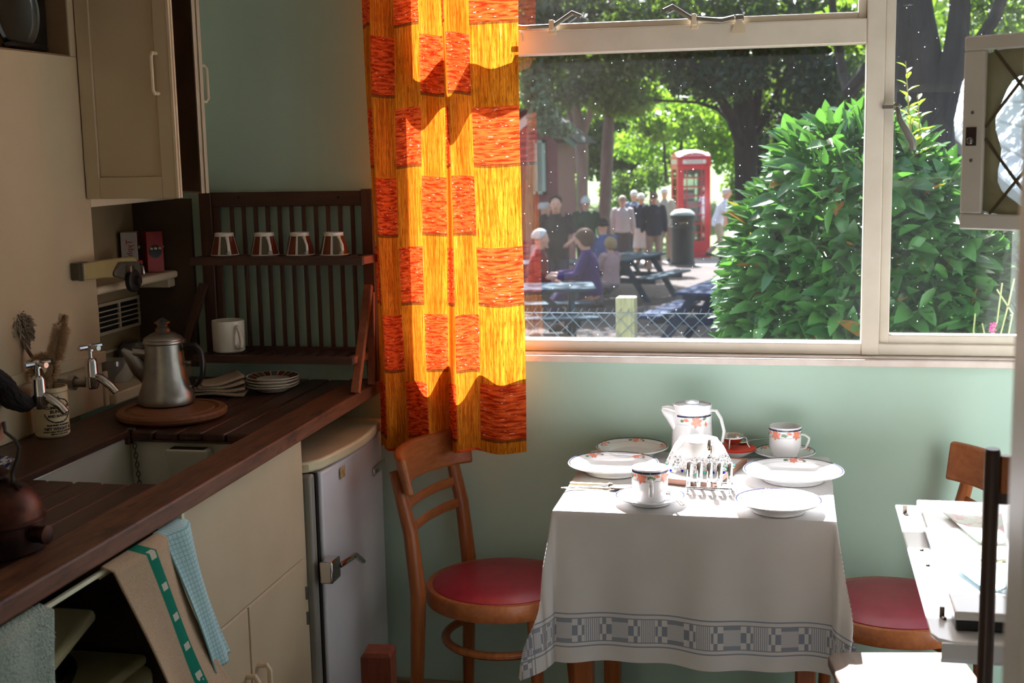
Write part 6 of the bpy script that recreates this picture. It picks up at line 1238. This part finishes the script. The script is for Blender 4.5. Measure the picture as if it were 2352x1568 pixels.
# ------------------------------------------------------------ people
SKIN = mat('skin', (206, 152, 126), (196, 140, 114), rough=.55); EYEM = mat('eye_dark', (30, 24, 22), rough=.3); SHOE = mat('shoe_dark', (40, 34, 32), rough=.5)
def remesh(o, s=.014):
    m = o.modifiers.new('remesh', 'REMESH'); m.mode = 'VOXEL'; m.voxel_size = s; m.use_smooth_shade = True
    m = o.modifiers.new('smooth', 'SMOOTH'); m.iterations = 4; m.factor = .5
MC = {}
def cm(c):
    if c not in MC: MC[c] = cloth('cloth_%d_%d_%d' % c, c, tuple(int(x*.88) for x in c), scale=60, bump=.1)
    return MC[c]
def person(lab, px, Y, rz, h, top, low, hair, hairc, pose='stand', long_sleeve=False, skirt=False, cap=None, lean=0., zoff=0, arms=None, x=None):
    X = oy(px, 500, Y).x if x is None else x; z0 = gz(Y)+zoff; t = thing('person', lab, 'person', (X, Y, z0), rz=rz); s = h/1.72
    L = {}
    if pose == 'sit':
        pel = V((0, 0, .50)); kn = [V((.10*q, .42, .50)) for q in (-1, 1)]; an = [V((.10*q, .40, .07)) for q in (-1, 1)]; pel_z = .5
    elif pose == 'walk':
        pel = V((0, 0, .92)); kn = [V((-.09, .20, .52)), V((.09, .02, .48))]; an = [V((-.09, -.08, .20)), V((.09, .02, .07))]
        kn = [V((-.09, .12, .50)), V((.09, .06, .50))]; an = [V((-.09, -.22, .16)), V((.09, .10, .075))]
    else:
        pel = V((0, 0, .92)); kn = [V((.10*q, .015, .50)) for q in (-1, 1)]; an = [V((.11*q, -.01, .075)) for q in (-1, 1)]
    sp = lambda d: pel+V((0, sin(lean)*d, cos(lean)*d))
    ch, nk, hd = sp(.36), sp(.555), sp(.70)+V((0, .02, 0))
    sho = [sp(.50)+V((.185*q, 0, 0)) for q in (-1, 1)]
    if arms == 'fwd': el = [sho[i]+V((.05*q, .14, -.25)) for i, q in enumerate((-1, 1))]; hn = [el[i]+V((-.05*q, .26, -.02)) for i, q in enumerate((-1, 1))]
    elif arms == 'front': el = [sho[i]+V((.09*q, -.02, -.28)) for i, q in enumerate((-1, 1))]; hn = [el[i]+V((-.10*q, .20, -.08)) for i, q in enumerate((-1, 1))]
    else: el = [sho[i]+V((.06*q, -.01, -.29)) for i, q in enumerate((-1, 1))]; hn = [el[i]+V((.01*q, .07, -.25)) for i, q in enumerate((-1, 1))]
    SX = V((1, 0, 0)); b = MB()
    def T(P, R, n=14, side=SX): b.tube([p*s for p in P], [(a*s, c*s) if isinstance(r, tuple) else r*s for r in R for a, c in [r if isinstance(r, tuple) else (r, r)]], n, side=side)
    T([pel+V((0, 0, -.08)), pel, sp(.18), ch, sp(.48), sp(.54)], [(.13, .09), (.165, .115), (.145, .10), (.165, .11), (.15, .09), (.07, .06)])
    T([sp(.50), nk, sp(.63)], [.058, .053, .055]); T([sp(.57)+V((0, .03, 0)), sp(.61)+V((0, .025, 0)), hd, sp(.77)+V((0, .012, 0)), sp(.81)+V((0, .005, 0))], [(.04, .05), (.06, .082), (.074, .096), (.066, .085), (.03, .04)], 16)
    T([hd+V((0, .08, -.005)), hd+V((0, .118, -.025)), hd+V((0, .09, -.035))], [.008, .014, .006], 6)
    for q in (-1, 1): b.ball((hd+V((.077*q, .005, -.01)))*s, .012*s, .02*s, .032*s, 8, 6)
    for i, q in enumerate((-1, 1)):
        T([sho[i]-V((.04*q, 0, -.01)), sho[i], sho[i].lerp(el[i], .5), el[i]], [.055, .056, .048, .040]); T([el[i], el[i].lerp(hn[i], .35), hn[i]], [.041, .039, .026])
        d = (hn[i]-el[i]).normalized(); o_ = V((q, 0, 0)); T([hn[i]-d*.01, hn[i]+d*.04, hn[i]+d*.085], [(.018, .03), (.016, .042), (.014, .038)], 10, side=SX)
        pd = d.cross(SX).normalized()
        for k in range(4): a0 = hn[i]+d*.08+pd*(.026-.0175*k); T([a0, a0+d*.035-o_*.006, a0+d*(.065-.006*abs(k-1.3))-o_*.018], [.0095, .0085, .007], 6)
        T([hn[i]+d*.02+pd*.032, hn[i]+d*.05+pd*.058, hn[i]+d*.075+pd*.06], [.012, .010, .008], 6)
        hip = pel+V((.085*q, 0, -.02)); T([hip, hip.lerp(kn[i], .5), kn[i]], [.088, .072, .055]); T([kn[i], kn[i].lerp(an[i], .35)+V((0, -.015, 0)), an[i]], [.055, .053, .036])
    bd = obj('body', b, SKIN, t, smooth=80, fix=False); remesh(bd, .016*s)
    # top
    b = MB(); T([pel+V((0, 0, -.10 if pose != 'sit' else -.03)), pel+V((0, 0, .02)), sp(.18), ch, sp(.47), sp(.535), sp(.57)], [(.185, .145), (.19, .145), (.172, .135), (.188, .14), (.17, .11), (.085, .075), (.064, .062)])
    for i, q in enumerate((-1, 1)):
        T([sho[i]-V((.06*q, 0, -.01)), sho[i]+V((0, 0, .005)), sho[i].lerp(el[i], .5), sho[i].lerp(el[i], .80 if not long_sleeve else 1)], [.07, .072, .068, .066 if not long_sleeve else .056])
        if long_sleeve: T([el[i], el[i].lerp(hn[i], .5), el[i].lerp(hn[i], .95)], [.056, .050, .042])
    o = obj('top', b, cm(top), t, smooth=80, fix=False); remesh(o, .016*s)
    b = MB()
    if skirt:
        if pose == 'sit': T([pel+V((0, -.04, .02)), pel+V((0, .1, .03)), pel+V((0, .38, 0)), pel+V((0, .50, -.16)), pel+V((0, .46, -.36))], [(.17, .12), (.21, .13), (.23, .12), (.25, .10), (.30, .09)], 18)
        else: T([pel+V((0, 0, .06)), pel, pel+V((0, 0, -.3)), pel+V((0, 0, -.5))], [(.16, .12), (.195, .145), (.20, .15), (.215, .16)], 18)
    else:
        T([pel+V((0, 0, .07)), pel+V((0, 0, -.06)), pel+V((0, 0, -.1))], [(.165, .12), (.185, .135), (.14, .11)])
        for i, q in enumerate((-1, 1)):
            hip = pel+V((.09*q, 0, -.03)); T([hip, hip.lerp(kn[i], .5), kn[i]], [.104, .09, .074]); T([kn[i], kn[i].lerp(an[i], .5), kn[i].lerp(an[i], .97)], [.075, .07, .064])
    o = obj('skirt' if skirt else 'trousers', b, cm(low), t, smooth=80, fix=False); remesh(o, .016*s)
    for i, q in enumerate((-1, 1)):
        b = MB(); a = an[i]; T([a+V((0, -.07, -.035)), a+V((0, 0, -.02)), a+V((0, .09, -.04)), a+V((0, .17, -.05))], [(.036, .034), (.045, .05), (.045, .034), (.03, .022)], 10); o = obj('shoe', b, SHOE, t, smooth=80, fix=False)
    # hair, face
    if hair:
        b = MB(); hc = hd+V((0, -.018, .03)); n1, n2 = 16, 10; vs = []; lo_ = {'short': 1.75, 'long': 2.45, 'rim': 1.9}[hair]
        for k in range(n2+1):
            for j in range(n1):
                a = 2*pi*j/n1; fr = max(0, sin(a)); tmax = lo_-fr*(.95 if hair != 'rim' else 1.1)*1.0; th = tmax*k/n2+(.0 if hair != 'rim' else (.75)*(1-k/n2)); vs.append((hc+V((.088*sin(th)*cos(a), .112*sin(th)*sin(a), .105*cos(th)))*(1))*s if hair != 'long' else (hc+V((.098*sin(th)*cos(a), .12*sin(th)*sin(a), .108*cos(th)-(.03 if th > 1.9 else 0))))*s)
        b.add(vs, [(k*n1+j, k*n1+(j+1) % n1, (k+1)*n1+(j+1) % n1, (k+1)*n1+j) for k in range(n2) for j in range(n1)]); obj('hair', b, cm(hairc), t, smooth=80, solid=.018*s)
    if cap:
        b = MB(); hc = hd+V((0, -.005, .045)); b.ball(hc*s, .092*s, .115*s, .075*s, 16, 8); b.tube([(hc+V((0, .08, -.005)))*s, (hc+V((0, .15, -.012)))*s, (hc+V((0, .18, -.02)))*s], [(.075*s, .012*s), (.065*s, .009*s), (.03*s, .006*s)], 10, side=SX); obj('cap', b, cm(cap), t, smooth=60)
    b = MB()
    for q in (-1, 1): b.ball((hd+V((.03*q, .094, .008)))*s, .009*s, .005*s, .006*s, 8, 5)
    b.tube([(hd+V((-.022, .092, -.062)))*s, (hd+V((0, .098, -.063)))*s, (hd+V((.022, .092, -.062)))*s], .004*s, 5); obj('face_features', b, EYEM, t)
    return t
NV = (46, 52, 70); KH = (172, 156, 136); WH = (228, 226, 222)
person('seated woman in a purple cardigan and long purple skirt with brown hair', 1358, 16.9, pi*.55, 1.74, (56, 28, 90), (46, 28, 74), 'long', (96, 70, 54), 'sit', True, True, lean=.12, arms='fwd', zoff=.06)
person('seated white haired person in a red jumper at the left edge of the window', 1230, 17.3, -pi*.42, 1.72, (108, 16, 26), (60, 56, 66), 'short', (214, 208, 200), 'sit', True, lean=.08, arms='front', zoff=.06)
person('man in a black t-shirt standing behind the left table, facing the house', 1277, 19.6, pi+.15, 1.80, (30, 32, 36), NV, 'short', (36, 30, 28), arms='front', zoff=.0)
person('person in a green cap seated behind the man in black', 1238, 20.6, -pi*.3, 1.62, (176, 168, 160), NV, 'short', (180, 176, 170), 'sit', cap=(70, 150, 110), zoff=.03)
person('bald man in a pale shirt standing behind the man in black', 1250, 22.6, -pi*.4, 1.66, (186, 176, 166), KH, 'rim', (190, 184, 178))
person('white haired man in a dark green polo shirt with back turned', 1346, 23.9, .15, 1.72, (36, 66, 52), (44, 44, 58), 'short', (222, 218, 212))
person('seated dark haired person in a blue shirt beyond the woman in purple', 1388, 21.2, .5, 1.68, (84, 92, 132), NV, 'short', (40, 32, 32), 'sit', lean=.1, arms='fwd', zoff=.12)
person('seated blonde child in a pale pink top beside the woman in purple', 1402, 19.9, .9, 1.45, (170, 136, 132), (120, 110, 110), 'long', (160, 130, 92), 'sit', arms='fwd', zoff=.05)
person('woman in a pale grey cardigan and dark skirt with back turned', 1430, 29, .1, 1.66, (206, 196, 194), (78, 72, 78), 'short', (186, 164, 146), long_sleeve=True, skirt=True)
person('white haired man in light blue between the woman in grey and the navy coat', 1457, 32.2, .3, 1.74, (120, 136, 160), NV, 'short', (220, 216, 206))
person('white haired woman in a navy jacket and cream skirt', 1473, 31.2, -.1, 1.68, (40, 46, 62), (206, 198, 190), 'short', (228, 224, 210), long_sleeve=True, skirt=True)
person('man in a dark blazer and flat cap with khaki trousers', 1502, 28.4, .1, 1.74, (44, 52, 68), KH, 'short', (120, 100, 84), long_sleeve=True, cap=(120, 106, 90))
person('white haired man in a beige jacket beside the telephone box', 1526, 32.5, -.15, 1.80, (176, 164, 150), (140, 116, 100), 'short', (222, 216, 206), long_sleeve=True)
person('stooping man in a white short sleeved shirt walking right past the telephone box', 1648, 33.2, -pi*.46, 1.80, (222, 226, 240), KH, 'rim', (206, 196, 186), 'walk', lean=.30)
